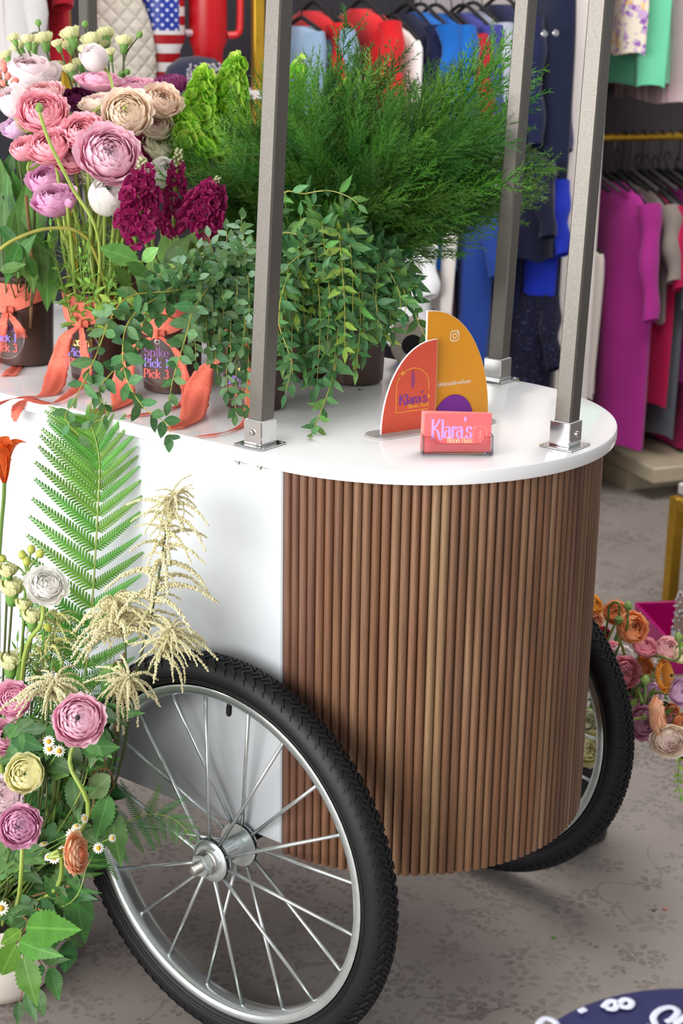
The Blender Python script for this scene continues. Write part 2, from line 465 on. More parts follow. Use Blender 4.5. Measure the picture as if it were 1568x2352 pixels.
for px_, py_ in ((547, 1060), (597, 1072)):
    p = atY(px_, py_, -.293); k_ = MB(); k_.lathe([(.0045, .006), (.0045, .0035), (.0022, .0030), (.0022, 0), (.0001, 0)][::-1], 10)
    cput('underside_bolt', k_, boltm, (p.x, -.2925, H-TT-.006))
# wheels: origin at the hub centre, axle along local Y (outwards = -Y for the near one)
RW = .302; RTUBE = .0235; RRIM = .2395
rubber = pm('black_rubber', '121214', .52, var=.15, scale=25, bump=.05, spec=.35)
tread_m = pm('tread_rubber', '17181b', .55, var=.2, scale=70, bump=.1, spec=.35)
YX = Matrix.Rotation(-PI/2, 3, 'X').to_4x4()     # lathe z -> +y
def wheel_meshes():
    out = {}
    b = MB(); c_ = RW-RTUBE-.004
    prof = []
    for i in range(20):
        a = 2*PI*i/20; k = 1.08 if math.cos(a) > 0 else 1.0
        prof.append((c_+RTUBE*.98*math.cos(a)*k, RTUBE*math.sin(a)))
    b.lathe(prof, 96, YX, True)
    for s_ in (-1, 1):
        for rr, h in ((RW-.040, .0218), (RW-.036, .0226)): b.lathe([(rr-.0008, s_*h), (rr, s_*(h+.0012)), (rr+.0008, s_*h)], 96, YX, cap=False)
    out['tyre'] = b.mesh('tyre')
    b = MB(); N_ = 104
    def tp(a, t):   # point on tyre surface, t across tread in radians
        er = V((math.cos(a), 0, math.sin(a))); return er*(c_+(RTUBE*1.06)*math.cos(t)) + V((0, RTUBE*math.sin(t), 0)), er*math.cos(t)+V((0, math.sin(t), 0))
    def rib(a0, t0, a1, t1, wd=.007, h=.0022):
        pts = []
        for k in range(4):
            f = k/3; pts.append(tp(a0+(a1-a0)*f, t0+(t1-t0)*f))
        for k in range(3):
            (p, nn), (p2, n2) = pts[k], pts[k+1]
            d = (p2-p).normalized(); sw = d.cross(nn).normalized()*wd/2*.5; sw2 = sw
            vs = [p-sw, p+sw, p+sw+nn*h, p-sw+nn*h, p2-sw2, p2+sw2, p2+sw2+n2*h, p2-sw2+n2*h]
            b.add(vs, [(3, 2, 6, 7), (0, 3, 7, 4), (1, 5, 6, 2)] + ([(0, 1, 2, 3)] if k == 0 else []) + ([(4, 7, 6, 5)] if k == 2 else []))
    st = 2*PI/N_
    for i in range(N_):
        a = i*st
        rib(a, -.08, a+st*.62, -.48); rib(a+st*.62, -.48, a, -.84)
        rib(a, .08, a+st*.62, .48); rib(a+st*.62, .48, a, .84)
        rib(a+st*.5, .0, a+st*.9, -.3, .006); rib(a+st*.5, .0, a+st*.9, .3, .006)
        rib(a+st*.15, -.92, a-st*.1, -1.12, .006, .0016); rib(a+st*.15, .92, a-st*.1, 1.12, .006, .0016)
    out['tread'] = b.mesh('tread', smooth=False)
    b = MB(); b.lathe([(.2555, -.0150), (.2560, -.0168), (.2535, -.0176), (.2440, -.0166), (.2425, -.0140), (.2400, -.0100), (RRIM, 0), (.2400, .0100), (.2425, .0140), (.2440, .0166), (.2535, .0176), (.2560, .0168), (.2555, .0150), (.2465, .010), (.2465, -.010)], 96, YX, True)
    out['rim'] = b.mesh('rim', sharp=60)
    b = MB(); b.lathe([(.0165, -.034), (.0155, -.02), (.0155, .02), (.0165, .034)], 28, YX); out['hub'] = b.mesh('hub', sharp=40)
    b = MB()
    b.lathe([(.012, -.0042), (.0195, -.0042), (.0205, -.0024), (.024, -.0026), (.030, -.0012), (.0318, .0004), (.0315, .0018), (.014, .0024)], 36, YX)
    out['flange'] = b.mesh('flange', sharp=50)
    b = MB(); b.lathe([(.029, 0), (.0312, .001), (.0312, .0052), (.029, .0062)], 36, YX); out['gap'] = b.mesh('rubber_ring')
    b = MB(); b.lathe([(.0145, -.0008), (.0325, -.0008), (.0330, 0), (.0325, .0008), (.0145, .0008)], 36, YX, True); out['back'] = b.mesh('flange_back', sharp=40)
    b = MB(); b.lathe([(.0185, 0), (.0185, .0028), (.0168, .004), (.0168, .0045), (.006, .0045)], 24, Matrix.Rotation(PI/2, 3, 'X').to_4x4()); out['washer'] = b.mesh('washer', sharp=40)
    b = MB(); r6 = .0172
    hexp = [(r6*math.cos(PI/3*k+.2), r6*math.sin(PI/3*k+.2)) for k in range(6)]
    RX = Matrix.Rotation(PI/2, 3, 'X').to_4x4()      # z -> -y
    b.prism([(x*.9, y*.9) for x, y in hexp], .0015, RX, 0); b.prism(hexp, .0125, RX, .0012); b.prism([(x*.9, y*.9) for x, y in hexp], .0012, RX, .0136)
    out['nut'] = b.mesh('nut', smooth=False)
    b = MB(); pr = [(.0080, 0)]
    for k in range(8): pr += [(.0084, .0008+k*.0019), (.0072, .0017+k*.0019)]
    pr += [(.0078, .0165), (.0062, .0178)]
    b.lathe(pr, 20, RX); out['axle'] = b.mesh('axle', sharp=60)
    b = MB(); b.tube([(0, 0, 0), (0, 0, -.010), (0, 0, -.0101), (0, 0, -.021), (0, 0, -.0211), (0, 0, -.024)], [.0032, .0032, .0042, .0042, .0034, .003], 12); out['valve'] = b.mesh('valve', sharp=40)
    return out
WM = wheel_meshes()
ringm = pm('dark_hub_gap', '17282b', .4, .3)
def letters(*a, **k): return lettering(*a, **k)
def wheel(yc, near):
    root = bpy.data.objects.new('wheel', None); COL.objects.link(root); root.parent = cart; root.location = V((-.0664, yc, RW))+CO
    root.empty_display_size = .05
    if not near: root.rotation_euler = (0, 0, PI)
    P_ = lambda n, m, loc=(0, 0, 0), rot=None, nm=None, **k: put(nm or n, WM[n], m, root, loc, rot, **k)
    P_('tyre', rubber); P_('tread', tread_m, kind='stuff'); P_('rim', chromed); P_('hub', chromed)
    for y_, s_ in ((-.0345, 1), (.0345, -1)):
        rt = None if s_ == 1 else (0, 0, PI)
        P_('flange', chromed, (0, y_, 0), rt); P_('gap', ringm, (0, y_+s_*.0018, 0), rt, 'rubber_ring'); P_('back', chromed, (0, y_+s_*.0085, 0), None, 'flange_plate')
    if near or True:
        P_('washer', boltm, (0, -.0378, 0)); P_('nut', chromed, (0, -.0415, 0)); P_('axle', boltm, (0, -.0540, 0))
    a0 = math.radians(98) if near else math.radians(70)
    for k in range(20):
        a = a0+PI/10*k; y_ = -.0300 if k % 2 == 0 else .0300
        er = V((math.cos(a), 0, math.sin(a)))
        b = SPK.get(k % 2)
        if b is None:
            m_ = MB(); L0 = V((.026, y_, 0)); L1 = V((RRIM+.002, y_*.10, 0)); m_.tube([L0, L0.lerp(L1, .5), L1], .0028, 8)
            b = SPK[k % 2] = m_.mesh('spoke')
        put('spoke', b, chromed, root, (0, 0, 0), (0, -a, 0))
    a = math.radians(88)
    P_('valve', rubber, (RRIM*math.cos(a), 0, RRIM*math.sin(a)), (0, PI/2-a, 0))
    return root
SPK = {}
NW = wheel(-.3262, True); wheel(.3262, False)
b = MB(); b.tube([(-.0664, -.285, RW), (-.0664, .285, RW)], .008, 10); cput('axle_bar', b, pm('black_steel', '1a1a1b', .5, .5))
b = MB()
for y_ in (-.22, .22): b.box((-.0664, y_, .312), (.05, .03, .016), bev=.002)
cput('axle_block', b, pm('black_steel', '1a1a1b', .5, .5))
# ================================================================== lettering: pen strokes, broad down-strokes and hairline cross-strokes
def arc(cx, cy, rx, ry, a0, a1, n=12): return [(cx+rx*math.cos(math.radians(a0+(a1-a0)*i/n)), cy+ry*math.sin(math.radians(a0+(a1-a0)*i/n))) for i in range(n+1)]
X_ = .62
def serif(x, y, w_=.16): return [(x-w_/2, y), (x+w_/2, y)]
def bowl(cx, r=.25, cy=X_/2): return arc(cx, cy, r, X_/2, 90, 450, 22)
GL = {
 'K': (.80, [[(.14, 0), (.14, 1)], serif(.14, 0, .26), serif(.14, 1, .26), [(.68, 1), (.22, .46)], arc(.30, -.1, .38, .58, 100, 8, 8) + [(.78, -.12), (.9, -.06)], serif(.68, 1, .2)]),
 'k': (.62, [[(.10, 0), (.10, 1)], serif(.10, 0), [(.02, 1), (.10, 1)], [(.50, X_), (.14, .28)], [(.20, .34), (.52, 0)], serif(.54, 0, .14), serif(.5, X_, .14)]),
 'l': (.30, [[(.14, 0), (.14, 1)], serif(.14, 0, .18), [(.04, 1), (.14, 1)]]),
 'i': (.28, [[(.13, 0), (.13, X_)], serif(.13, 0, .18), [(.04, X_), (.13, X_)], arc(.13, .84, .05, .06, 0, 360, 8)]),
 'a': (.56, [arc(.22, .2, .18, .2, 20, 340, 18), arc(.24, .44, .18, .18, 150, 0, 10) + [(.42, .1)] + arc(.50, .06, .06, .06, 200, 300, 4)]),
 'r': (.44, [[(.12, 0), (.12, X_)], serif(.12, 0, .2), [(.03, X_), (.12, X_)], arc(.28, .42, .16, .20, 160, 60, 8), arc(.37, .55, .035, .05, 0, 360, 8)]),
 's': (.46, [arc(.22, .46, .16, .16, 30, 240, 12) + arc(.22, .16, .17, .17, 70, -150, 14), [(.37, .62), (.37, .46)], [(.04, .0), (.04, .16)]]),
 "'": (.24, [[(.16, 1.16), (.07, .92)]]),
 'B': (.66, [[(.14, 0), (.14, 1)], [(.04, 1), (.3, 1)] + arc(.32, .76, .2, .24, 90, -90, 10) + [(.14, .52)], [(.3, .52)] + arc(.34, .26, .24, .26, 90, -90, 10) + [(.04, 0)]]),
 'D': (.74, [[(.14, 0), (.14, 1)], [(.04, 1), (.3, 1)] + arc(.3, .5, .34, .5, 90, -90, 14) + [(.04, 0)]]),
 'H': (.80, [[(.14, 0), (.14, 1)], [(.64, 0), (.64, 1)], [(.14, .52), (.64, .52)], serif(.14, 0, .24), serif(.14, 1, .24), serif(.64, 0, .24), serif(.64, 1, .24)]),
 'A': (.78, [[(.06, 0), (.36, 1)], [(.36, 1), (.66, 0)], [(.16, .34), (.55, .34)], serif(.06, 0), serif(.66, 0, .24)]),
 'P': (.62, [[(.14, 0), (.14, 1)], serif(.14, 0, .26), [(.04, 1), (.3, 1)] + arc(.32, .72, .24, .28, 90, -90, 12) + [(.14, .44)]]),
 'S': (.60, [arc(.28, .74, .22, .25, 30, 250, 14) + arc(.28, .26, .24, .26, 70, -150, 16), [(.5, 1), (.5, .78)], [(.05, 0), (.05, .24)]]),
 'o': (.58, [bowl(.27)]), 'c': (.50, [arc(.27, X_/2, .24, X_/2, 50, 315, 18), arc(.42, .5, .03, .05, 0, 360, 8)]),
 'e': (.52, [arc(.26, X_/2, .23, X_/2, 0, 320, 20), [(.04, .32), (.49, .32)]]),
 'n': (.62, [[(.12, 0), (.12, X_)], serif(.12, 0), [(.03, X_), (.12, X_)], arc(.30, .38, .18, .24, 170, 0, 10) + [(.48, 0)], serif(.48, 0)]),
 'h': (.62, [[(.12, 0), (.12, 1)], serif(.12, 0), [(.03, 1), (.12, 1)], arc(.30, .38, .18, .24, 170, 0, 10) + [(.48, 0)], serif(.48, 0)]),
 'm': (.92, [[(.12, 0), (.12, X_)], serif(.12, 0), [(.03, X_), (.12, X_)], arc(.28, .38, .16, .24, 170, 0, 10) + [(.44, 0)], serif(.44, 0), arc(.60, .38, .16, .24, 170, 0, 10) + [(.76, 0)], serif(.78, 0)]),
 'u': (.62, [[(.12, X_), (.12, .2)] + arc(.28, .2, .16, .2, 180, 350, 10), [(.48, X_), (.48, 0), (.56, 0)], [(.02, X_), (.12, X_)], [(.4, X_), (.48, X_)]]),
 'b': (.62, [[(.12, 0), (.12, 1)], [(.03, 1), (.12, 1)], arc(.32, X_/2, .22, X_/2, 150, -150, 18)]),
 'p': (.64, [[(.12, -.3), (.12, X_)], serif(.12, -.3, .2), [(.03, X_), (.12, X_)], arc(.33, X_/2, .23, X_/2, 150, -150, 18)]),
 't': (.40, [[(.16, .85), (.16, .14)] + arc(.26, .12, .1, .12, 180, 300, 6), [(.02, X_), (.34, X_)]]),
 '1': (.42, [[(.22, 0), (.22, 1)], serif(.22, 0, .3), [(.22, 1), (.06, .84)]]),
 '2': (.56, [arc(.25, .74, .21, .26, 160, -20, 12) + [(.36, .5), (.06, .04)], [(.05, .03), (.48, .03)], [(.48, .03), (.50, .2)]]),
 '3': (.56, [arc(.24, .75, .19, .25, 150, -70, 12), arc(.24, .27, .23, .27, 80, -160, 14)]),
 '@': (1.0, [arc(.5, .36, .18, .22, 0, 360, 16), [(.68, .58), (.68, .2)] + arc(.78, .22, .1, .14, 190, 330, 6) + arc(.5, .36, .42, .48, 0, 300, 24)]),
 ' ': (.34, []),
}
def nib(b, pts, wmin, wmax, z=0., th=.0):
    m = len(pts); L = []; R = []
    for i, (x, y) in enumerate(pts):
        x0, y0 = pts[max(i-1, 0)]; x1, y1 = pts[min(i+1, m-1)]
        dx, dy = x1-x0, y1-y0; l = math.hypot(dx, dy) or 1e-9; dx /= l; dy /= l
        h = (wmin+(wmax-wmin)*abs(dy)**1.6)/2
        # horizontal nib: offset mostly along x for down strokes, along y for hairlines
        L.append((x-dy*h, y+dx*h, z)); R.append((x+dy*h, y-dx*h, z))
    o = len(b.v); b.v += L+R
    for i in range(m-1): b.f.append((o+i, o+m+i, o+m+i+1, o+i+1))
def lettering(text, size, wmin=.05, wmax=.17, track=.02, align=0.):
    """flat print lying in XY, baseline on y=0; returns mesh builder and width"""
    b = MB(); b.smooth = False; x = 0; zz = 0.
    for ch in text:
        w_, strokes = GL[ch]
        for k, st in enumerate(strokes):
            nib(b, [(px+x, py) for px, py in st], wmin, wmax, k*.004)
        x += w_+track
    b.v = [((vx-x*align)*size, vy*size, vz*size*.05) for vx, vy, vz in b.v]
    return b, x*size
def strokes(paths, wd):
    b = MB(); b.smooth = False
    for p in paths: nib(b, p, wd, wd)
    return b
def star4(cx, cy, r):
    pts = []
    for k in range(8):
        a = PI/4*k; q_ = r if k % 2 == 0 else r*.22
        pts.append((cx+q_*math.cos(a), cy+q_*math.sin(a)))
    return pts
def basis(origin, ex, up=V((0, 0, 1))):
    """matrix with local x = ex, local y = up-ish, z = out of the face"""
    ex = V(ex).normalized(); up = (V(up)-ex*V(up).dot(ex)).normalized(); ez = ex.cross(up)
    M_ = Matrix((ex, up, ez)).transposed().to_4x4(); M_.translation = V(origin); return M_
def putm(name, b, mat, parent, M_, **k):
    """child placed by a matrix given in the parent's space"""
    o = put(name, b, mat, parent, **k); o.rotation_mode = 'QUATERNION'
    o.location = M_.translation; o.rotation_quaternion = M_.to_quaternion(); return o
# BDK stamped on the near wheel's axle nut
b, _ = lettering('BDK', .0062, .09, .2, .08, .5)
k_ = 1; a_ = PI/3*2+.2+PI/6-PI/3
fdir = V((math.cos(a_), 0, math.sin(a_))); mid = fdir*(.0172*math.cos(PI/6)+.00015)+V((0, -.0475, 0))
# text runs along the tangent of the face
tdir = V((math.cos(a_-PI/2), 0, math.sin(a_-PI/2)))
putm('stamped_letters', b, pm('stamp_black', '1c1c1c', .6), NW, basis(mid-V((0, .0030, 0)), tdir, V((0, 1, 0))))

# ================================================================== half-arch sign on a clear foot
orange_p = pm('coral_orange_print', 'd5543c', .5, var=.04, scale=20); yellow_p = pm('amber_print', 'e2971c', .5, var=.04, scale=20)
purple_p = pm('violet_print', '7a1f96', .5, var=.05, scale=20); whitep = pm('white_board_edge', 'f1efee', .5, var=.02)
ink_purple = pm('violet_ink', '7b3a9a', .6); ink_gold = pm('gold_ink', 'f2a93a', .5); ink_pale = pm('pale_ink', 'f6e9d8', .6)
clear = glass_mat('clear_acrylic', (.985, .985, .99))
frost = pm('frosted_acrylic', 'e6e0de', .2, var=.03, scale=30, trans=.5)
c0 = V((.0471, -.1285, H)); c1 = V((.0777, -.0439, H)); ex = (c1-c0).normalized(); exn = V((ex.y, -ex.x, 0))
sign = thing('display_sign', 'coral and amber half-arch sign on a clear foot beside the cards', 'sign', c0)
def quarter(wd, h, side, n=24):
    """half of a pointed arch: straight edge at x=0, curve bulging to side"""
    p = [(0, 0)]
    pts = [(side*wd*math.cos(t)**.92 if math.cos(t) > 0 else 0, h*math.sin(t)) for t in [PI/2*i/n for i in range(n+1)]]
    return [(0, 0)] + pts if side > 0 else [(0, 0)] + pts
def panel(name, wd, h, side, M_, mat, edge=whitep):
    o = MB(); pts = quarter(wd, h, side)
    if side < 0: pts = pts[::-1]
    o.prism(pts, .003, None, -.003); ob = putm(name, o, edge, sign, M_)
    f = MB(); f.smooth = False; sh = [(x*.985+side*.0008, y*.99+.0006) for x, y in pts]; f.prism(sh, .0005, None, .0)
    put('printed_face', f, mat, ob)
    return ob
WO = (c1-c0).length
PO = panel('coral_panel', WO, .125, -1, basis(c1-c0+V((0, 0, .003)), ex), orange_p)
WY = .112
y0 = c1-c0 - ex*.010 - exn*.012
PY = panel('amber_panel', WY , .163, 1, basis(y0+V((0, 0, .003)), ex), yellow_p)
# foot plates
def rr(cx, cy, wx, wy, r, n=5):
    p = []
    for sx, sy, a0 in ((1, 1, 0), (-1, 1, 90), (-1, -1, 180), (1, -1, 270)):
        p += [(cx+sx*(wx/2-r)+r*math.cos(math.radians(a0+90*i/n)), cy+sy*(wy/2-r)+r*math.sin(math.radians(a0+90*i/n))) for i in range(n+1)]
    return p
b = MB(); b.prism(rr(.086, .002, .212, .045, .02), .003)
fo = putm('foot', b, frost, sign, Matrix(((ex.x, -ex.y, 0, 0), (ex.y, ex.x, 0, 0), (0, 0, 1, 0), (0, 0, 0, 1))))
# print on coral panel: arch, stars, sprig and the name (local x runs from -WO to 0)
AX = -.037; zf = .0008
archp = [(AX-.027, .022), (AX-.027, .060)] + arc(AX, .063, .027, .029, 178, 150, 4)
arch2 = arc(AX, .063, .027, .029, 128, 0, 16) + [(AX+.027, .052)]
arch3 = [(AX+.027, .034), (AX+.027, .022), (AX-.027, .022)]
b = strokes([archp, arch2, arch3], .0012)
for cx_, cy_, r_ in ((AX-.018, .085, .007), (AX-.0225, .078, .003), (AX+.027, .043, .006)):
    b.prism(star4(cx_, cy_, r_), .0001)
b.v = [(x-.003, .028+(y-.022)*.86, z) for x, y, z in b.v]; putm('arch_logo', b, ink_gold, PO, Matrix.Translation((0, 0, zf)))
b = MB(); b.smooth = False
nib(b, [(AX+.000, .058), (AX+.000, .075), (AX-.001, .088)], .0006, .0008)
for k in range(16):
    yy = .060+k*.0018; s_ = 1 if k % 2 else -1; wv = .0035*(1-abs(k-6)/14)
    b.prism([(AX, yy), (AX+s_*wv, yy+.0008), (AX+s_*wv*1.2, yy+.0024), (AX+s_*wv*.3, yy+.0018)][::s_], .0001)
b.v = [(x-.003, .028+(y-.022)*.86, z) for x, y, z in b.v]; putm('lavender_sprig', b, ink_purple, PO, Matrix.Translation((0, 0, zf)))
b, wt = lettering("Klara's", .0140, .045, .19, .0, .5); putm('name_lettering', b, ink_purple, PO, Matrix.Translation((AX-.002, .0385, zf+.0001)))
b, wt = lettering('Bloom Haus', .0058, .07, .2, .02, .5); putm('small_lettering', b, ink_gold, PO, Matrix.Translation((AX+.007, .0322, zf+.0003)))
# print on amber panel: camera emblem and handle; the square code is left out
IX = .047; IY = .124
def ringp(outl, inn):
    b = MB(); n = len(outl); b.v = [(x, y, 0) for x, y in outl+inn]; b.f = [(i, (i+1) % n, n+(i+1) % n, n+i) for i in range(n)]; b.smooth = False; return b
b = ringp(rr(IX, IY, .0155, .0155, .0045), rr(IX, IY, .0127, .0127, .0033)); putm('emblem_frame', b, ink_pale, PY, Matrix.Translation((0, 0, zf)))
b = ringp(arc(IX, IY, .0039, .0039, 0, 345, 23), arc(IX, IY, .0026, .0026, 0, 345, 23)); b.prism(arc(IX+.0042, IY+.0042, .0009, .0009, 0, 330, 11), .0001)
putm('emblem_lens', b, ink_pale, PY, Matrix.Translation((0, 0, zf)))
b, wt = lettering('@klarasbloomhaus', .0086, .05, .15, .005, .5); k = .058/wt
b.v = [(x*k, y*k, z) for x, y, z in b.v]; putm('handle_lettering', b, ink_pale, PY, Matrix.Translation((.0495, .054, zf)))
# violet half disc pocket
b = MB(); b.prism([(.031+.0345*math.cos(PI*i/24), .0345*math.sin(PI*i/24)*1.15) for i in range(25)], .0012)
po_ = putm('violet_arch', b, purple_p, PY, Matrix.Translation((.018, .0, zf)))

# ================================================================== business cards in a clear holder
h0 = V((.148, -.172, H)); h1 = V((.217, -.111, H)); hx = (h1-h0).normalized(); hc = (h0+h1)/2; hy = V((-hx.y, hx.x, 0))
CWD = .0885; CHT = .0515
holder = thing('card_holder', 'clear acrylic business card holder at the rounded end of the tabletop', 'card holder', hc)
HM = Matrix((hx, hy, V((0, 0, 1)))).transposed().to_4x4()
b = MB(); b.box((0, .010, .0022), (.0945, .024, .0034), bev=.001); putm('tray_base', b, glass_mat('lilac_acrylic', (.86, .84, .96)), holder, HM)
b = MB()
for s_ in (-1, 1): b.box((s_*.0462, .009, .0145), (.0018, .022, .026), bev=.0006)
putm('side_wall', b, clear, holder, HM)
b = MB()
lip = [(-.0465, .002), (.0465, .002), (.0465, .026), (.034, .026), (.0315, .0215), (.029, .0175), (.025, .0165), (-.025, .0165), (-.029, .0175), (-.0315, .0215), (-.034, .026), (-.0465, .026)]
b.prism(lip, .0015, Matrix.Rotation(PI/2, 3, 'X').to_4x4(), 0)
putm('front_lip', b, clear, holder, HM)
b = MB()
for p_, q2 in zip(lip[2:], lip[3:]): b.tube([(p_[0], -.0008, p_[1]), (q2[0], -.0008, q2[1])], .00045, 5)
putm('lip_edge', b, glass_mat('lip_edge_acrylic', (.95, .80, .86)), holder, HM)
b = MB(); b.box((0, .0225, .021), (.0945, .0018, .038), bev=.0006); putm('back_wall', b, clear, holder, HM)
card_m = pm('coral_card', 'f2696c', .45, var=.02, scale=30); card_m2 = pm('pale_coral_card_edge', 'f79a94', .5, var=.03)
for k in range(6):
    yy = .0035+k*.0022; tilt = -.02-.012*k
    M_ = HM @ Matrix.Translation((rnd(-.0006, .0006)-(.0008*k if k > 3 else 0), yy, .0045)) @ Matrix.Rotation(tilt, 4, 'X') @ Matrix.Rotation(.008*(k % 3)*(1 if k != 5 else 1.6), 4, 'Y')
    c = MB(); c.box((0, 0, CHT/2), (CWD, .0005, CHT))
    M2 = Matrix.Translation(hc) @ M_
    o = put('business_card', c, card_m if k == 0 else card_m2); o.rotation_mode = 'QUATERNION'; o.location = M2.translation; o.rotation_quaternion = M2.to_quaternion()
    if k == 0:
        tag(o, 'front coral business card with large lilac lettering in the clear holder', 'business card', 'cards in the clear holder')
        UP = basis((0, -.0004, 0), (1, 0, 0))
        pl = pm('lilac_ink', 'c79be6', .5); pk = pm('blush_ink', 'fbd0a6', .5); pkl = pm('rose_ink', 'f7b49c', .5)
        b, wt = lettering("Klara's", .0245, .05, .2, -.02, .5); kx = .054/wt; b.v = [(x*kx, y, z) for x, y, z in b.v]
        putm('name_lettering', b, pl, o, UP @ Matrix.Translation((-.0085, .019, 0)))
        b, wt = lettering('Bloom Haus', .0075, .06, .18, .02, .5); kx = .033/wt; b.v = [(x*kx, y, z) for x, y, z in b.v]
        putm('small_lettering', b, pk, o, UP @ Matrix.Translation((.003, .0125, .0001)))
        ax = .0295
        b = strokes([[(ax-.009, .0115), (ax-.009, .026)] + arc(ax, .0275, .009, .0075, 175, 140, 4), arc(ax, .0275, .009, .0075, 115, 0, 12) + [(ax+.009, .0115), (ax-.009, .0115)]], .0004)
        b.prism(star4(ax-.0065, .0335, .0022), .0001)
        nib(b, [(ax, .0155), (ax+.001, .022), (ax, .030)], .0003, .0003)
        for j in range(6): nib(b, [(ax+.0005, .018+j*.0018), (ax+(.0022 if j % 2 else -.0018), .0195+j*.0018)], .0005, .0007)
        putm('arch_logo', b, pkl, o, UP)
    else: tag(o, 'coral business card tucked behind the front card in the holder', 'business card', 'cards in the clear holder')

# ================================================================== brown buckets with coral ribbons and clear tags
RB, RTOP, HB = .043, .051, .147
bm_ = NT('brown_plastic'); _n = bm_.noise(14, bm_.coord((1, 1, .3)), 3)
bm_.set(Base_Color=bm_.ramp(_n, [(.3, lin('37231d')), (.7, lin('4a3129'))]), Roughness=.38, Specular_IOR_Level=.45); bm_ = bm_.m
b = MB(); b.lathe([(.0001, .002), (RB-.003, .002), (RB, .004), (RB+.001, .02), (RTOP-.002, HB-.008), (RTOP+.0015, HB-.006), (RTOP+.0018, HB-.001), (RTOP, HB), (RTOP-.0022, HB-.002), (RB-.002, .02), (.0001, .016)], 48)
bucket_me = b.mesh('bucket', sharp=50)
rib_m = NT('coral_ribbon'); _n = rib_m.noise(300, rib_m.coord(), 2)
_c = rib_m.ramp(_n, [(.3, lin('ec7560')), (.7, lin('f78c78'))]); rib_m.set(Base_Color=_c, Roughness=.65, Specular_IOR_Level=.2)
_t = rib_m.n('ShaderNodeBsdfTranslucent'); rib_m.l(_c, _t.inputs[0]); _x = rib_m.n('ShaderNodeMixShader'); _x.inputs[0].default_value = .25
rib_m.l(rib_m.p.outputs[0], _x.inputs[1]); rib_m.l(_t.outputs[0], _x.inputs[2]); rib_m.l(_x.outputs[0], rib_m.out.inputs[0]); rib_m = rib_m.m
def ribbon(pts, wds, widths, folds=.0, n=8, fray=0.0012):
    """strip along pts; wds = side vectors, widths = full widths"""
    P = cat(pts, n); W_ = cat(wds, n); k = [V((x, 0, 0)) for x in widths]; WW = [q_.x for q_ in cat(k, n)]
    b = MB(); m = len(P); NU = 7; fr = random.Random(len(pts)*7+int(widths[0]*9999))
    for i, (p, s_, wd) in enumerate(zip(P, W_, WW)):
        t = P[min(i+1, m-1)]-P[max(i-1, 0)]; s_ = s_.normalized(); nn = s_.cross(t.normalized())
        for j in range(NU+1):
            u = j/NU-.5
            e = fr.uniform(-fray, fray) if j in (0, NU) else 0
            b.v.append(tuple(p + s_*(u*wd+e) + nn*(folds*math.sin(u*9+i*.25)*min(1, wd/.03))))
    for i in range(m-1):
        for j in range(NU): a = i*(NU+1)+j; b.f.append((a, a+1, a+NU+2, a+NU+1))
    me = b.mesh('ribbon')
    return me
def solid(o, th=.0006):
    m = o.modifiers.new('thickness', 'SOLIDIFY'); m.thickness = th; m.offset = 0; return o
ink_v = pm('tag_violet_ink', '7f63d8', .45); ink_r = pm('tag_red_ink', 'e8402f', .45); ink_p = pm('tag_purple_ink', '6a1f7d', .4); ink_g = pm('tag_gold_foil', 'e0b45a', .25, .7)
tagm = glass_mat('clear_tag', (.98, .98, .99), .03, .12)
tagrim = glass_mat('clear_tag_edge', (.96, .86, .88))
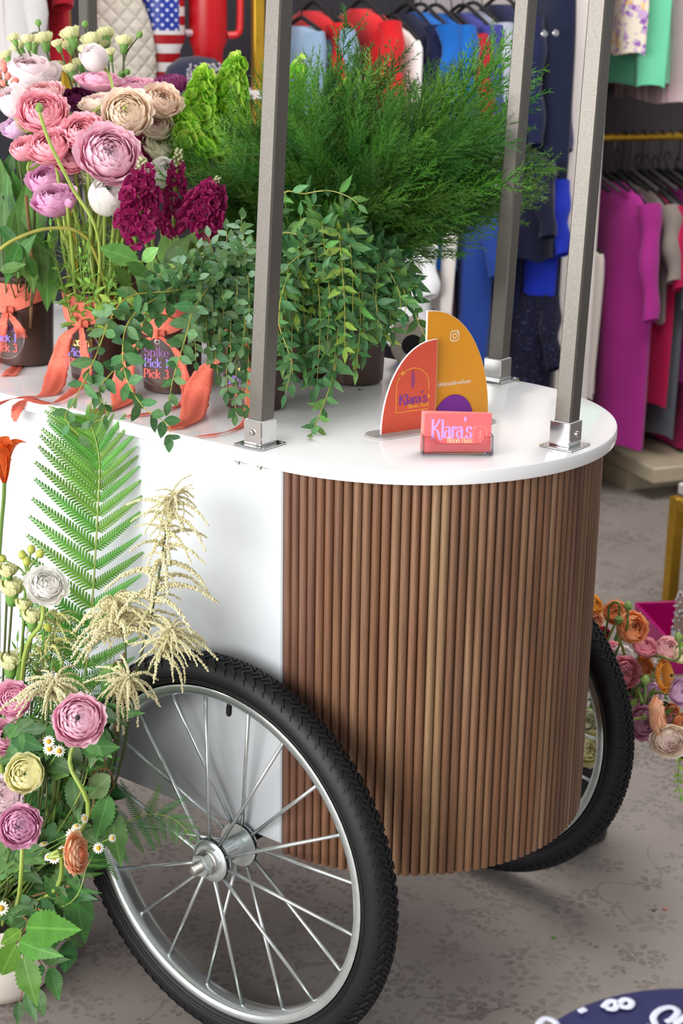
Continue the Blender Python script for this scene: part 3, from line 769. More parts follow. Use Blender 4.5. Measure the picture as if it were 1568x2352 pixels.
def bucket(c, label, fd=None, band=True, words=None, tails=(), group='brown flower buckets'):
    c = V((c[0], c[1], H)); o = thing('flower_bucket', label, 'bucket', c, group)
    put('vessel', bucket_me, bm_, o)
    if not band: return o
    f = V(fd).normalized(); s_ = V((-f.y, f.x, 0))          # knot side, sideways
    fa = math.atan2(f.y, f.x)
    # wrapped band, dipping towards the knot
    def bandp(u, v):
        a = fa+u*2*PI; dip = .5+.5*math.cos(u*2*PI); dip = dip**3
        ztop = HB-.006-.004*dip; zbot = HB-.034-.022*dip - .012*math.sin(u*2*PI)*0 + .012*math.sin(4*PI*u)*.4
        z = zbot+(ztop-zbot)*v
        r = RB+(RTOP-RB)*z/HB+.0022+.0012*math.sin(v*9+u*14)+.001*math.sin(u*31)
        return (r*math.cos(a), r*math.sin(a), z)
    b = MB(); b.grid(bandp, 64, 7, closeu=True); put('ribbon_band', b, rib_m, o)
    zk = HB-.052; kp = f*(RB+(RTOP-RB)*zk/HB+.006)+V((0, 0, zk))
    b = MB()
    for j in range(3):
        b.tube([kp+s_*(-.010)+V((0, 0, -.003+j*.003)), kp+f*.004+V((0, 0, .001*j)), kp+s_*.010+V((0, 0, .004-j*.003))], [.003, .0052, .003], 8)
    b.tube([kp+f*.005+V((0, 0, .008)), kp+f*.0085, kp+f*.004+V((0, 0, -.008))], [.002, .0042, .002], 8)
    put('ribbon_knot', b, rib_m, o)
    for pts, widths, sides in tails:
        P = [kp+f*.004] + [V(p)-c for p in pts]
        S_ = [s_] + [V(x) for x in sides]
        solid(put('ribbon_tail', ribbon(P, S_, [.008]+list(widths), .0015), rib_m, o), .0005)
    if words:
        R_ = .0315
        tc = kp+f*.0085+V((0, 0, -.041)); M_ = basis(tc, s_ , V((0, 0, 1))+f*-.10)
        t = MB(); t.prism(arc(0, 0, R_, R_*1.12, 0, 352, 44), .0018, None, -.0009); to = putm('clear_tag', t, tagm, o, M_)
        e = MB(); e.tube([(x, y, 0) for x, y in arc(0, 0, R_, R_*1.12, 0, 360, 44)], .0006, 5); put('tag_edge', e, tagrim, to)
        rg = MB(); rg.tube([(x, y+.031, 0) for x, y in arc(0, 0, .0035, .0035, 0, 360, 14)], .0006, 5); put('tag_ring', rg, chromed, to)
        for wtxt, ink, yy, sz in words:
            b, wt = lettering(wtxt, sz, .06, .165, .04, .5); mw = .043 if len(wtxt) > 5 else .040
            k = min(1, mw/wt); b.v = [(x*k, y, z) for x, y, z in b.v]
            put('tag_lettering', b, ink, to, (0, yy, .0012))
    return o
W3 = lambda a, ia: [(a, ia, .009, .0135), ('Pick 1', ink_v, -.007, .0130), ('Pick 3', ink_r, -.023, .0130)]
fdir2 = V((.42, -.9, 0))
def tz(x, y, dz=.003): return atZ(x, y, H+dz)
E_ = .014
side_x = V((.95, .3, 0))
P1 = V((-.676, -.130, 0)); P2 = V((-.505, -.131, 0)); P3 = V((-.367, -.110, 0)); P4 = V((-.197, -.112, 0)); P6 = V((-.191, .122, 0))
W2 = lambda a, ia: [(a, ia, .009, .0135), ('Pick 2', ink_v, -.007, .0130), ('Pick 3', ink_r, -.023, .0130)]
def tail(b_, pl, widths, sides): return ([p for p in pl], widths, sides)
bucket(P1, 'brown ribbon-tied bucket at the left edge of the frame', (.35, -.94, 0), True, W3('Spike', ink_p),
       [([atY(46, 760, -.19), tz(50, 812, .004), tz(20, 862)], [.020, .026, .026], [(.9, .2, .2), (.5, .8, .1), (.5, .8, 0)]),
        ([atY(5, 750, -.20), tz(-10, 830, .004), tz(-40, 850)], [.02, .03, .03], [(.9, .2, .1), (.4, .9, 0), (.4, .9, 0)])])
bucket(P2, 'brown ribbon-tied bucket with a gold lettered Accent tag, holding the ranunculus bunch', (.36, -.93, 0), True, W2('Accent', ink_g),
       [([atY(150, 775, -.205), atY(133, 845, -.205), tz(110, 905, .004), tz(30, 915, .004), tz(-30, 940, .003)], [.024, .034, .032, .024, .026], [(.9, .2, .1), (.9, .4, .05), (.4, .9, 0), (0, 1, .0), (.0, 1, .0)]),
        ([atY(192, 800, -.20), atY(196, 868, -.205), tz(125, 925, .004), tz(60, 917, .006), atY(38, 945, -.306), atY(34, 968, -.308)], [.014, .018, .02, .02, .022, .008], [(.9, .2, .1), (.8, .5, 0), (0, 1, 0), (.1, 1, 0), (.9, .1, .2), (.9, .1, .2)])])
bucket(P3, 'brown ribbon-tied bucket with a purple lettered Spike tag, holding burgundy stock', (.40, -.92, 0), True, W3('Spike', ink_p),
       [([atY(300, 805, -.185), atY(283, 880, -.19), tz(280, 925, .004), tz(240, 945, .004), tz(212, 940, .003)], [.026, .036, .034, .024, .014], [(.9, .2, .1), (.9, .4, .05), (.4, .9, 0), (0, 1, .0), (.0, 1, .0)]),
        ([atY(405, 808, -.175), atY(425, 870, -.18), tz(428, 918, .004), tz(370, 945, .004), tz(290, 955, .003)], [.012, .016, .022, .02, .018], [(.9, .2, .1), (.8, .5, 0), (.2, 1, 0), (.0, 1, 0), (0, 1, 0)])])
bucket(P4, 'brown ribbon-tied bucket standing behind the front metal post', (.42, -.91, 0), True, W2('Accent', ink_g),
       [([atY(478, 840, -.185), atY(452, 900, -.19), tz(440, 960, .005), tz(395, 985, .003)], [.026, .040, .036, .030], [(.9, .3, .1), (.8, .6, .05), (.6, .8, 0), (.6, .8, .0)]),
        ([atY(572, 860, -.17), atY(580, 920, -.185), tz(572, 965, .004), tz(520, 992, .004), tz(446, 1003, .003)], [.016, .022, .026, .024, .004], [(.9, .2, .1), (.8, .5, 0), (.2, 1, 0), (.0, 1, 0), (0, 1, 0)])])
bucket(P6, 'plain brown bucket without ribbon beneath the trailing green branches', None, False)
bucket((-.40, .07, 0), 'plain brown bucket in the second row, holding lime green bells', None, False)
bucket((-.285, .10, 0), 'plain brown bucket at the back, holding the feathery greenery', None, False)
bucket((-.62, .06, 0), 'plain brown bucket in the second row, holding pale yellow carnations', None, False)
# leaf scraps
def scrap(px, py, Z, label, col='5d8f2a'):
    o = MB(); o.grid(lambda u, v: ((u-.5)*.012, (v-.5)*.005*math.sin(PI*min(1, u+.05)), .0012+.001*math.sin(u*5)), 5, 2)
    p = atZ(px, py, Z); ob = put('leaf_scrap', o, pm('leaf_'+col, col, .5, trans=.2), None, p, (0, 0, rnd(0, 3))); tag(ob, label, 'leaf scrap')
scrap(1190, 876, H, 'small green leaf scrap beside the far post socket'); scrap(828, 896, H, 'small green leaf scrap on the tabletop before the plain bucket', '3f6b2c')
scrap(1272, 2155, 0, 'small bright green leaf scrap on the printed floor'); scrap(1502, 2092, 0, 'tiny dark green leaf scrap on the floor near the frame edge', '2f5a20')
scrap(1527, 2090, 0, 'small coral petal scrap on the floor near the frame edge', 'c4654e')
# roll lying at the far edge of the table
p = atZ(942, 823, H)
b = MB(); RX_ = Matrix.Rotation(PI/2, 3, 'X').to_4x4()
b.lathe([(.018, 0), (.034, 0), (.036, .002), (.036, .07), (.034, .072), (.018, .072)], 40, RX_, True)
rl = thing('ribbon_roll', 'cream roll with a dark core lying behind the amber sign', 'roll', (p.x, p.y, H+.0365), rot=(0, 0, math.radians(38)))
put('wound_roll', b, pm('cream_cloth', 'cfc4b6', .7, var=.08, scale=60), rl)
b = MB(); b.lathe([(.0176, .004), (.0176, .068)], 28, RX_); put('core', b, pm('black_core', '14110f', .7), rl)
# ================================================================== botanical building blocks
def leaf_mesh(name, wd, nu=8, nv=4, curl=.12, fold=.10, peak=.42, teeth=0, tipsharp=1.0, wav=0.):
    def fn(u, v):
        s_ = math.sin(PI*(u**(math.log(.5)/math.log(peak))))**.85 if 0 < u < 1 else 0
        s_ *= (1-u*.25*tipsharp) if u > .6 else 1
        t = v*2-1; half = wd/2*s_
        if teeth and abs(t) > .9: half *= 1+.22*((u*teeth) % 1.0)-.08
        y = t*half; z = -curl*u*u*1.0 + curl*.4*u + fold*abs(t)*half*1.6 + wav*math.sin(u*14)*abs(t)*half
        return (u, y, z)
    b = MB(); b.grid(fn, nu, nv); return b.mesh(name)
LM = {
 'lance': [leaf_mesh('leaf', .35, 6, 2, c, .12, .42) for c in (.10, .25, -.1)],
 'oval': [leaf_mesh('leaf', .52, 6, 2, c, .08, .48, tipsharp=.4) for c in (.08, .2, -.05)],
 'long': [leaf_mesh('leaf', .30, 10, 4, c, .10, .40) for c in (.15, .4, -.1)],
 'serr': [leaf_mesh('leaf', .38, 36, 4, c, .10, .40, teeth=12, wav=.06) for c in (.15, .3, .05)],
 'serrn': [leaf_mesh('leaf', .32, 36, 4, c, .10, .38, teeth=12, wav=.05) for c in (.15, .35, .05)],
}
def leaf_mat(name, col, vein=None, rough=.45, rv=.14, trans=.22):
    if name in MATS: return MATS[name]
    n = NT(name); c = lin(col)
    tc = n.n('ShaderNodeTexCoord'); sp = n.n('ShaderNodeSeparateXYZ'); n.l(tc.outputs['Object'], sp.inputs[0])
    nz = n.noise(5, n.coord(rnd=True), 3)
    cc = n.ramp(nz, [(.3, tuple(k*.82 for k in c[:3])+(1,)), (.7, tuple(min(1, k*1.16) for k in c[:3])+(1,))])
    # midrib and side veins, a paler line on the blade
    ay = n.math('ABSOLUTE', sp.outputs[1]); mid_ = n.math('LESS_THAN', ay, .012)
    sv = n.math('ABSOLUTE', n.math('SINE', n.math('MULTIPLY', n.math('SUBTRACT', sp.outputs[0], n.math('MULTIPLY', ay, .8)), 34.)))
    sv = n.math('MULTIPLY', n.math('LESS_THAN', sv, .13), .35)
    vm = n.math('MULTIPLY', n.math('MAXIMUM', mid_, sv), .5)
    cc = n.mix(vm, cc, lin(vein) if vein else tuple(min(1, k*1.7+.02) for k in c[:3])+(1,))
    oi = n.n('ShaderNodeObjectInfo'); hs = n.n('ShaderNodeHueSaturation')
    n.l(n.math('MULTIPLY_ADD', oi.outputs['Random'], rv*2, 1-rv), hs.inputs['Value'])
    n.l(n.math('MULTIPLY_ADD', oi.outputs['Random'], .04, .48), hs.inputs['Hue']); n.l(cc, hs.inputs['Color'])
    n.set(Base_Color=hs.outputs[0], Roughness=rough, Specular_IOR_Level=.35)
    tr = n.n('ShaderNodeBsdfTranslucent'); n.l(hs.outputs[0], tr.inputs[0])
    mx = n.n('ShaderNodeMixShader'); mx.inputs[0].default_value = trans
    n.l(n.p.outputs[0], mx.inputs[1]); n.l(tr.outputs[0], mx.inputs[2]); n.l(mx.outputs[0], n.out.inputs[0])
    MATS[name] = n.m; return n.m
def lbasis(d, nn):
    d = V(d).normalized(); nn = V(nn) - d*V(nn).dot(d)
    if nn.length < 1e-4: nn = frame(d)[0]
    nn.normalize(); y = nn.cross(d)
    return Matrix((d, y, nn)).transposed()
def leaf(parent, kind, mat, p, d, nn, L, name='leaf', wscale=1.0):
    return put(name, random.choice(LM[kind]), mat, parent, p, lbasis(d, nn), (L, L*wscale, L))
stem_g = pm('green_stem', '6f8f3f', .5, var=.15, scale=40, trans=.1); stem_y = pm('yellow_green_stem', 'a3a04a', .5, var=.15, scale=40)
stem_d = pm('dark_stem', '4c5a2c', .5, var=.2, scale=40); stem_b = pm('brown_stem', '7a5a38', .6, var=.2, scale=40); stem_l = pm('pale_green_stem', '9fb455', .45, var=.1, scale=40, trans=.15)
def sprig(name, label, cate, group, pts, kind, lmats, smat, r0, L, step, start=.12, alt=False, spread=.9, fwd=.45, ns=6, lj=.25, nb=None, wscale=1.0, tipl=True, facing=.6):
    """a leafy stem through world points"""
    P = cat(pts, ns); base = P[0].copy()
    o = thing(name, label, cate, base, group)
    P = [p-base for p in P]; m = len(P)
    b = MB(); b.tube(P, [r0*(1-.7*i/(m-1)) for i in range(m)], 5); put('stem', b, smat, o)
    ln = [0]
    for i in range(1, m): ln.append(ln[-1]+(P[i]-P[i-1]).length)
    tot = ln[-1]; s_ = tot*start; side = rnd(0, 6)
    while s_ < tot:
        i = max(1, next((k for k in range(m) if ln[k] >= s_), m-1)); f = (s_-ln[i-1])/max(1e-6, ln[i]-ln[i-1])
        p = P[i-1].lerp(P[i], f); t = (P[i]-P[i-1]).normalized()
        side += PI/2+rnd(-.4, .4); x, y, _ = frame(t)
        for sg in ((1,) if alt else (1, -1)):
            od = (x*math.cos(side)+y*math.sin(side))*sg
            d = (od*spread+t*fwd+V((0, 0, rnd(-.35, .1)))).normalized(); d = jit(d, .18)
            nn = jit(t*(1-facing)+TOCAM*facing+V((0, 0, .35)), .35)
            leaf(o, kind, random.choice(lmats), p, d, nn, L*rnd(1-lj, 1+lj)*(1-.35*(s_/tot)**3), wscale=wscale)
        s_ += step*rnd(.8, 1.2)
    if tipl: leaf(o, kind, random.choice(lmats), P[-1], P[-1]-P[-3], TOCAM+V((0, 0, .2)), L*.7, wscale=wscale)
    return o
# ---- blooms (unit radius, facing +Z)
def petal_grid(b, az, W_, th0, th1, r, lay, flare=.05, wave=.02, zs=.82, nu=5, nv=6, seed=0, tipw=.85, notch=0.):
    rs = random.Random(seed); ph = rs.uniform(0, 6); r *= rs.uniform(.96, 1.03); th1 += rs.uniform(-.08, .08)
    def fn(u, v):
        t = u*2-1
        wv = W_*(.45+.55*math.sin(PI/2*min(1, v*1.6)))*math.sqrt(max(.05, 1-max(0, (v-.6)/.4)**2*tipw))
        a = az+t*wv; tip = v**4
        th = th0+(th1-th0)*v + (.10*abs(t)**2+notch*(1-abs(t)))*tip*(1 if th1 < th0 else -1)
        rr_ = r*(1+flare*tip+wave*math.sin(t*5+ph)*v*v)
        return (rr_*math.sin(th)*math.cos(a), rr_*math.sin(th)*math.sin(a), rr_*math.cos(th)*zs)
    b.grid(fn, nu, nv, attr=lambda u, v: {'lay': lay, 'tip': v})
def ranunculus_mesh(seed, layers=11, outer=1.25, inner=.12, zs=.8, flare=.07, per=6, core=.16, curve=1.1):
    b = MB(); rs = random.Random(seed); az = 0
    for k in range(layers):
        t = k/(layers-1); r = core+(1-core)*t**.85
        n = per if t > .25 else 4
        th1 = inner+(outer-inner)*t**curve; W_ = (PI/n)*(1.45 if t > .25 else 1.2)
        for j in range(n):
            az_ = az+2*PI*j/n+rs.uniform(-.2, .2)
            petal_grid(b, az_, W_, 2.55, th1+(rs.uniform(-.04, .22) if t > .75 else 0), r, t, (flare+(.10 if t > .8 else .0))*(1 if t > .15 else .0)*rs.uniform(.6, 1.4), .022+.035*t, zs, seed=rs.random())
        az += PI/n*1.13
    return b
BL = {}
def blooms():
    for i in range(4): BL['full%d' % i] = ranunculus_mesh(i+1, 12, 1.30).mesh('petals')
    for i in range(2): BL['open%d' % i] = ranunculus_mesh(i+11, 10, 1.45, .5, .62, .10, 6, .30).mesh('petals')
    for i in range(2): BL['bud%d' % i] = ranunculus_mesh(i+21, 6, .55, .1, 1.05, .02, 5, .35).mesh('petals')
    for i in range(2): BL['cup%d' % i] = ranunculus_mesh(i+31, 8, .95, .25, .85, .10, 5, .25).mesh('petals')
    b = ranunculus_mesh(41, 6, 1.15, .3, .85, .06, 4, .45); BL['peony0'] = b.mesh('petals')
    # ruffled carnation head: many narrow jagged petals fanning up
    b = MB(); rs = random.Random(3)
    for k in range(6):
        for j in range(8):
            petal_grid(b, rs.uniform(0, 6.3), .5, 2.5, .25+.22*k, .45+.11*k, k/5, .16, .12, .9, 5, 4, rs.random(), .4)
    BL['ruffle0'] = b.mesh('petals')
    # daisy-like mum, long narrow petals
    b = MB()
    for k in range(7):
        for j in range(16): petal_grid(b, 2*PI*j/16+k*.2+rs.uniform(-.05, .05), .16, 2.2, .3+.17*k, .5+.08*k, k/6, .02, .02, .8, 2, 4, rs.random(), .6)
    BL['mum0'] = b.mesh('petals')
    # flat open anemone type
    b = MB()
    for k in range(3):
        for j in range(7): petal_grid(b, 2*PI*j/7+k*.45, .62, 2.6, 1.25+.1*k, .75+.12*k, k/2, .15, .06, .55, 5, 6, rs.random(), .5)
    BL['flat0'] = b.mesh('petals')
blooms()
b = MB(); b.lathe([(.0001, -.1), (.20, -.06), (.26, .04), (.20, .14), (.0001, .18)], 14); EYE = b.mesh('eye')
b = MB()
for j in range(5):
    a = 2*PI*j/5; b.grid(lambda u, v, a=a: ((.10+.45*v)*math.cos(a+(u-.5)*(1-v)*.9), (.10+.45*v)*math.sin(a+(u-.5)*(1-v)*.9), -.10-.10*math.sin(v*2.5)), 2, 4)
b.lathe([(.0001, -.16), (.12, -.14), (.16, -.06), (.1, .0)], 10); CALYX = b.mesh('calyx')
sepal_m = pm('sepal_green', '8aa858', .5, var=.15, scale=4, trans=.15); eye_g = pm('eye_green', '8f9a3a', .5, var=.2, scale=8); eye_d = pm('eye_dark', '2a1a20', .6, var=.3, scale=8)
eye_y = pm('eye_yellow', 'e0b02e', .6, var=.2, scale=9, bump=.5, bscale=60)
def fdirv(a, b_, c): return (CR*a+CU*b_-CF*c).normalized()
def flower(name, label, cate, group, head, face, R, mesh, pmat, base, smat=None, sr=.0026, mids=(), eye=None, eyes=.5, calyx=True, eyez=.42, zoff=.78, leaves=0):
    head = V(head); base = V(base); face = V(face).normalized()
    o = thing(name, label, cate, base, group)
    att = head-face*R*zoff
    pts = [base] + [V(m) for m in mids] + [att-face*R*.9, att]
    if not mids: pts = [base, base.lerp(att, .55)+V((0, 0, (att-base).length*.06)), att-face*R*.8, att]
    P = [p-base for p in cat(pts, 6)]
    b = MB(); b.tube(P, [sr*(1.1-.3*i/(len(P)-1)) for i in range(len(P))], 7); put('stem', b, smat or stem_l, o)
    roll = rnd(0, 6)
    put('petals', BL[mesh], pmat, o, head-base, zrot(face, roll), R)
    if eye: put('eye', EYE, eye, o, head-base+face*R*eyez, zrot(face), R*eyes)
    if calyx: put('calyx', CALYX, sepal_m, o, att-base+face*R*.10, zrot(face, roll), R*.9)
    return o
# ---- colours
C_mauve = petal_mat('fddbe8', 'f6a6c6', 'feeaf2'); C_mauve2 = petal_mat('f08ab4', 'f6a8ca', 'fcdcea'); C_coral = petal_mat('f97e9c', 'fd9cb2', 'ffdce2'); C_palecoral = petal_mat('f99cac', 'fdbcc4', 'ffe4e4')
C_cream = petal_mat('fbe6a4', 'ffe8d4', 'fff4ea'); C_creampink = petal_mat('f8b4c2', 'fff0da', 'fff8ee'); C_peach = petal_mat('fdd6b0', 'ffe0c8', 'fff2e6'); C_white = petal_mat('fdf8f0', 'fffcf4', 'ffffff')
C_whitepink = petal_mat('fdd0dc', 'fff0f2', 'ffffff'); C_purple = petal_mat('cc48a4', 'ea90cc', 'fadcf0'); C_palepink = petal_mat('fbc0d0', 'fdecf0', 'fff8fa'); C_lilac = petal_mat('e4a0d4', 'f2c8ec', 'fae6f8')
C_burg = petal_mat('5c1040', '6e1850', '8a2a6a'); C_dplum = petal_mat('4a1038', '5b1746', '7a2a60'); C_yellow = petal_mat('f8f0a0', 'fcf8c0', 'fefce0'); C_palegreen = petal_mat('dfe3a4', 'eceed0', 'f6f5e2')
C_orange = petal_mat('f07c40', 'f8a468', 'fcc898'); C_apricot = petal_mat('fb9050', 'ffc090', 'ffe0c4'); C_amber = petal_mat('f09a24', 'fab044', 'fccc70'); C_pink = petal_mat('e85a86', 'f898b0', 'fcccd6')
C_crimson = petal_mat('8c1236', 'a81c46', 'c04a6a'); C_pinkpurple = petal_mat('9c1c84', 'ee9cc8', 'f8d8ea'); C_lemon = petal_mat('fbf09c', 'fdf6c0', 'fefce4')

# ================================================================== the ranunculus bunch in the Accent bucket and its neighbours
BP2 = V((P2.x, P2.y, H+.05)); BP1 = V((P1.x, P1.y, H+.05)); BP3 = V((P3.x, P3.y, H+.05)); BP0 = V((-.62, .06, H+.06))
def inpot(c, a=.03): return V((c.x+rnd(-a, a), c.y+rnd(-a, a), c.z))
GR = 'ranunculus bunch on the cart'
RN = [
 # x, y, r, depth, mesh, colour, face(right,up,toward), label, pot, eye
 (252, 355, 62, 2.34, 'full0', C_mauve, (.25, .25, 1), 'largest mauve pink ranunculus facing forward in the middle of the bunch', BP2, None),
 (290, 260, 50, 2.40, 'full1', C_cream, (.05, .1, 1), 'round cream ranunculus with a small green eye facing the camera', BP2, eye_g),
 (97, 258, 49, 2.40, 'full2', C_coral, (.1, .45, 1), 'coral pink ranunculus with a green bud in front of it', BP2, None),
 (187, 303, 43, 2.38, 'full3', C_coral, (-.05, .6, 1), 'coral pink ranunculus just left above the largest mauve one', BP2, None),
 (112, 335, 43, 2.37, 'full0', C_coral, (-.1, .6, 1), 'coral pink ranunculus below the one with the green bud', BP2, None),
 (165, 352, 42, 2.41, 'full1', C_coral, (.1, .3, 1), 'coral pink ranunculus half hidden left of the largest mauve one', BP2, None),
 (57, 342, 29, 2.38, 'cup0', C_coral, (-.35, .7, .8), 'small coral pink ranunculus at the lower left of the bunch', BP2, None),
 (102, 213, 38, 2.47, 'full2', C_palecoral, (0, .9, .7), 'pale coral ranunculus facing up behind the coral pink ones', BP2, None),
 (228, 232, 41, 2.46, 'open0', C_creampink, (-.15, .95, .55), 'cream and pink ranunculus seen from the side left of the cream one', BP2, None),
 (228, 182, 45, 2.52, 'open1', C_mauve2, (.05, .95, .45), 'ruffled mauve ranunculus behind the pink striped bud', BP2, None),
 (310, 202, 38, 2.55, 'full3', C_mauve2, (0, .9, .6), 'dusky mauve ranunculus at the back right of the bunch', BP2, None),
 (372, 232, 40, 2.48, 'full0', C_peach, (.35, .6, .9), 'peach cream ranunculus beside the lime green bells', BP2, None),
 (358, 288, 34, 2.50, 'cup0', C_creampink, (.2, .3, 1), 'blush ranunculus tucked under the peach cream one', BP2, None),
 (218, 133, 29, 2.43, 'bud0', C_whitepink, (-.55, .6, .6), 'white and pink striped ranunculus bud on a bowed stem at the top', BP2, None),
 (35, 235, 34, 2.46, 'bud1', C_palepink, (-.4, .7, .6), 'pale pink closed ranunculus at the left of the bunch', BP2, None),
 (38, 288, 30, 2.46, 'cup1', C_lilac, (-.6, .5, .6), 'lilac pink ranunculus at the left edge of the bunch', BP2, None),
 (66, 275, 26, 2.44, 'cup0', C_lemon, (-.2, -.1, 1), 'pale lemon ranunculus below the pale pink closed one', BP2, None),
 (106, 412, 37, 2.44, 'cup1', C_purple, (-.3, .6, .8), 'lilac purple ranunculus directly above the lowest purple one', BP2, None),
 (125, 458, 46, 2.38, 'full1', C_purple, (-.1, .85, .65), 'lowest purple pink ranunculus in the bunch', BP2, None),
 (246, 452, 40, 2.38, 'bud1', C_white, (.2, .6, .8), 'white ranunculus below the largest mauve one', BP2, None),
 (362, 335, 32, 2.50, 'cup0', C_palegreen, (.3, .5, .8), 'greenish cream ranunculus beside the feathery greenery', BP2, None),
 (372, 396, 32, 2.46, 'bud0', C_white, (.5, .3, .7), 'white ranunculus bloom between the two burgundy stocks', BP3, None),
 (160, 400, 30, 2.47, 'cup1', C_lilac, (.2, .2, 1), 'pale lilac ranunculus half hidden below the coral ones', BP2, None),
 (160, 466, 11, 2.34, 'bud0', C_purple, (.3, .9, .4), 'tiny purple ranunculus bud beside the lowest purple bloom', BP2, None),
 (210, 395, 30, 2.47, 'cup0', C_palegreen, (.0, .1, 1), 'pale green ranunculus peeping under the coral pink bloom', BP2, None),
]
for x, y, r, d, me, cm, fc, lb, pot, ey in RN:
    hd = atd(x, y, d); R = r*d/FPX*1.1
    kw = {}
    if r == 29: kw['mids'] = [atd(235, 560, 2.49), atd(268, 330, 2.47), atd(262, 225, 2.44)]
    o = flower('ranunculus', lb, 'flower', GR, hd, fdirv(*fc), R, me, cm, inpot(pot), sr=.0028, eye=ey, eyes=.32 if r == 50 else .5, eyez=.66 if r == 50 else .42, **kw)
# peony, plum carnation, mum at the back
flower('peony', 'large pale pink peony at the top left of the cart', 'flower', None, atd(70, 168, 2.62), fdirv(.1, .9, .6), 62*2.62/FPX, 'peony0', C_palepink, inpot(BP1), sr=.003)
flower('carnation', 'deep plum carnation between the pink ranunculus', 'flower', None, atd(178, 228, 2.5), fdirv(0, .8, .7), 36*2.5/FPX, 'ruffle0', C_dplum, inpot(BP2), sr=.0025)
flower('chrysanthemum', 'burgundy chrysanthemum beside the lime green bells', 'flower', None, atd(388, 192, 2.62), fdirv(-.1, .9, .4), 44*2.62/FPX, 'mum0', petal_mat('6e1850', '8f2c6e', 'b85a96'), inpot(BP2), sr=.0025)
# bare green bud bowing over the bunch, and a bowed bare stem
def bud(label, group, pts, r, sr=.0026, smat=None, cm=None):
    P = [V(p) for p in pts]; o = thing('flower_bud', label, 'flower bud', P[0], group); Q_ = [p-P[0] for p in cat(P, 8)]
    b = MB(); b.tube(Q_, sr, 7); put('stem', b, smat or stem_l, o)
    b = MB(); b.lathe([(.0001, -.9), (.5, -.75), (.85, -.2), (.75, .4), (.3, .95), (.0001, 1.1)], 12)
    put('bud_head', b, cm or sepal_m, o, Q_[-1], zrot(Q_[-1]-Q_[-3]), r); return o
bud('round green bud on a long bowed stem in front of the coral ranunculus', None, [inpot(BP2), atd(228, 560, 2.33), atd(165, 430, 2.30), atd(115, 330, 2.29), atd(92, 262, 2.29), atd(90, 248, 2.29)], 12*2.29/FPX)
bud('pale green bowed stem arching over the left bucket', None, [inpot(BP2), atd(225, 600, 2.40), atd(185, 535, 2.36), atd(110, 525, 2.34), atd(30, 552, 2.33), atd(-20, 590, 2.33)], 8*2.33/FPX, smat=stem_y)
# pale yellow spray carnations
CARN = [(12, 125, 0), (40, 105, 0), (62, 88, 0), (100, 85, 1), (75, 90, 1), (130, 98, 0), (160, 75, 2), (155, 100, 0), (195, 110, 0), (210, 88, 2), (243, 75, 1), (250, 118, 0), (285, 92, 1), (130, 148, 0), (160, 155, 0), (182, 140, 0), (240, 100, 0), (30, 85, 0)]
b = MB(); b.lathe([(.0001, -1.9), (.35, -1.8), (.52, -1.2), (.60, -.5), (.70, -.1), (.55, .0)], 12); CALT = b.mesh('calyx')
C_carn = petal_mat('eceb9c', 'f3f2b8', 'fbfad8'); calm = pm('calyx_green', '6e9a4a', .5, var=.15, scale=4)
for i, (x, y, k) in enumerate(CARN):
    d = 2.68+.06*math.sin(i*2.1); hd = atd(x, y, d); R = (15, 20, 23)[k]*d/FPX*(.95+.1*math.sin(i))
    nm = ['leftmost pale yellow spray carnation above the peony'] if x == 12 else ['pale yellow spray carnation leaning out before the quilted bag'] if x == 285 else ['widest pale yellow spray carnation bloom at the top'] if x == 160 and y == 75 else None
    base = inpot(BP0, .02); f = (hd-base).normalized()+V((rnd(-.2, .2), rnd(-.2, .2), 0))
    o = thing('spray_carnation', nm[0] if nm else 'small pale yellow spray carnation in the cluster at the top left', 'flower', base, 'pale yellow spray carnations')
    f.normalize(); Q_ = [p-base for p in cat([base, base.lerp(hd, .5)+V((0, 0, .02)), hd-f*R*2.6, hd-f*R*1.8], 5)]
    b = MB(); b.tube(Q_, .0016, 6); put('stem', b, stem_d, o)
    put('petals', BL['ruffle0'], C_carn, o, hd-base, zrot(f), R); put('calyx', CALT, calm, o, hd-base, zrot(f), R)
for x, y, x2, y2 in ((88, 52, 92, 90), (195, 55, 197, 90), (320, 80, 285, 140), (292, 165, 285, 190), (78, 122, 88, 150), (278, 170, 282, 185)):
    bud('small closed green carnation bud standing above the cluster', 'closed carnation buds', [inpot(BP0, .02), atd(x2, y2+120, 2.7), atd(x2, y2, 2.7), atd(x, y, 2.68)], 9*2.7/FPX, .0013, stem_d, calm)
# hypericum berries at the left edge
ber_m = pm('berry_coral', 'e58a7c', .35, var=.15, scale=9); b = MB(); b.lathe([(.0001, -1.1), (.6, -.8), (.85, 0), (.6, .9), (.15, 1.3), (.0001, 1.3)], 12); BERRY = b.mesh('berry')
o = thing('berry_sprig', 'sprig of coral pink berries at the left edge above the ranunculus', 'berry sprig', inpot(BP1)); base = o.location.copy()
hub = atd(15, 200, 2.5)-base
b = MB(); b.tube(cat([V((0, 0, 0)), hub*.5+V((0, 0, .02)), hub], 6), .002, 6)
for x, y in ((8, 148), (10, 158), (18, 175), (8, 192), (34, 187), (-6, 205), (5, 225), (-4, 170)):
    p = atd(x, y, 2.48+.02*math.sin(x))-base; b.tube([hub, hub.lerp(p, .6), p], .001, 5); put('berry', BERRY, ber_m, o, p, zrot(p-hub), .0065)
put('stem', b, stem_d, o)

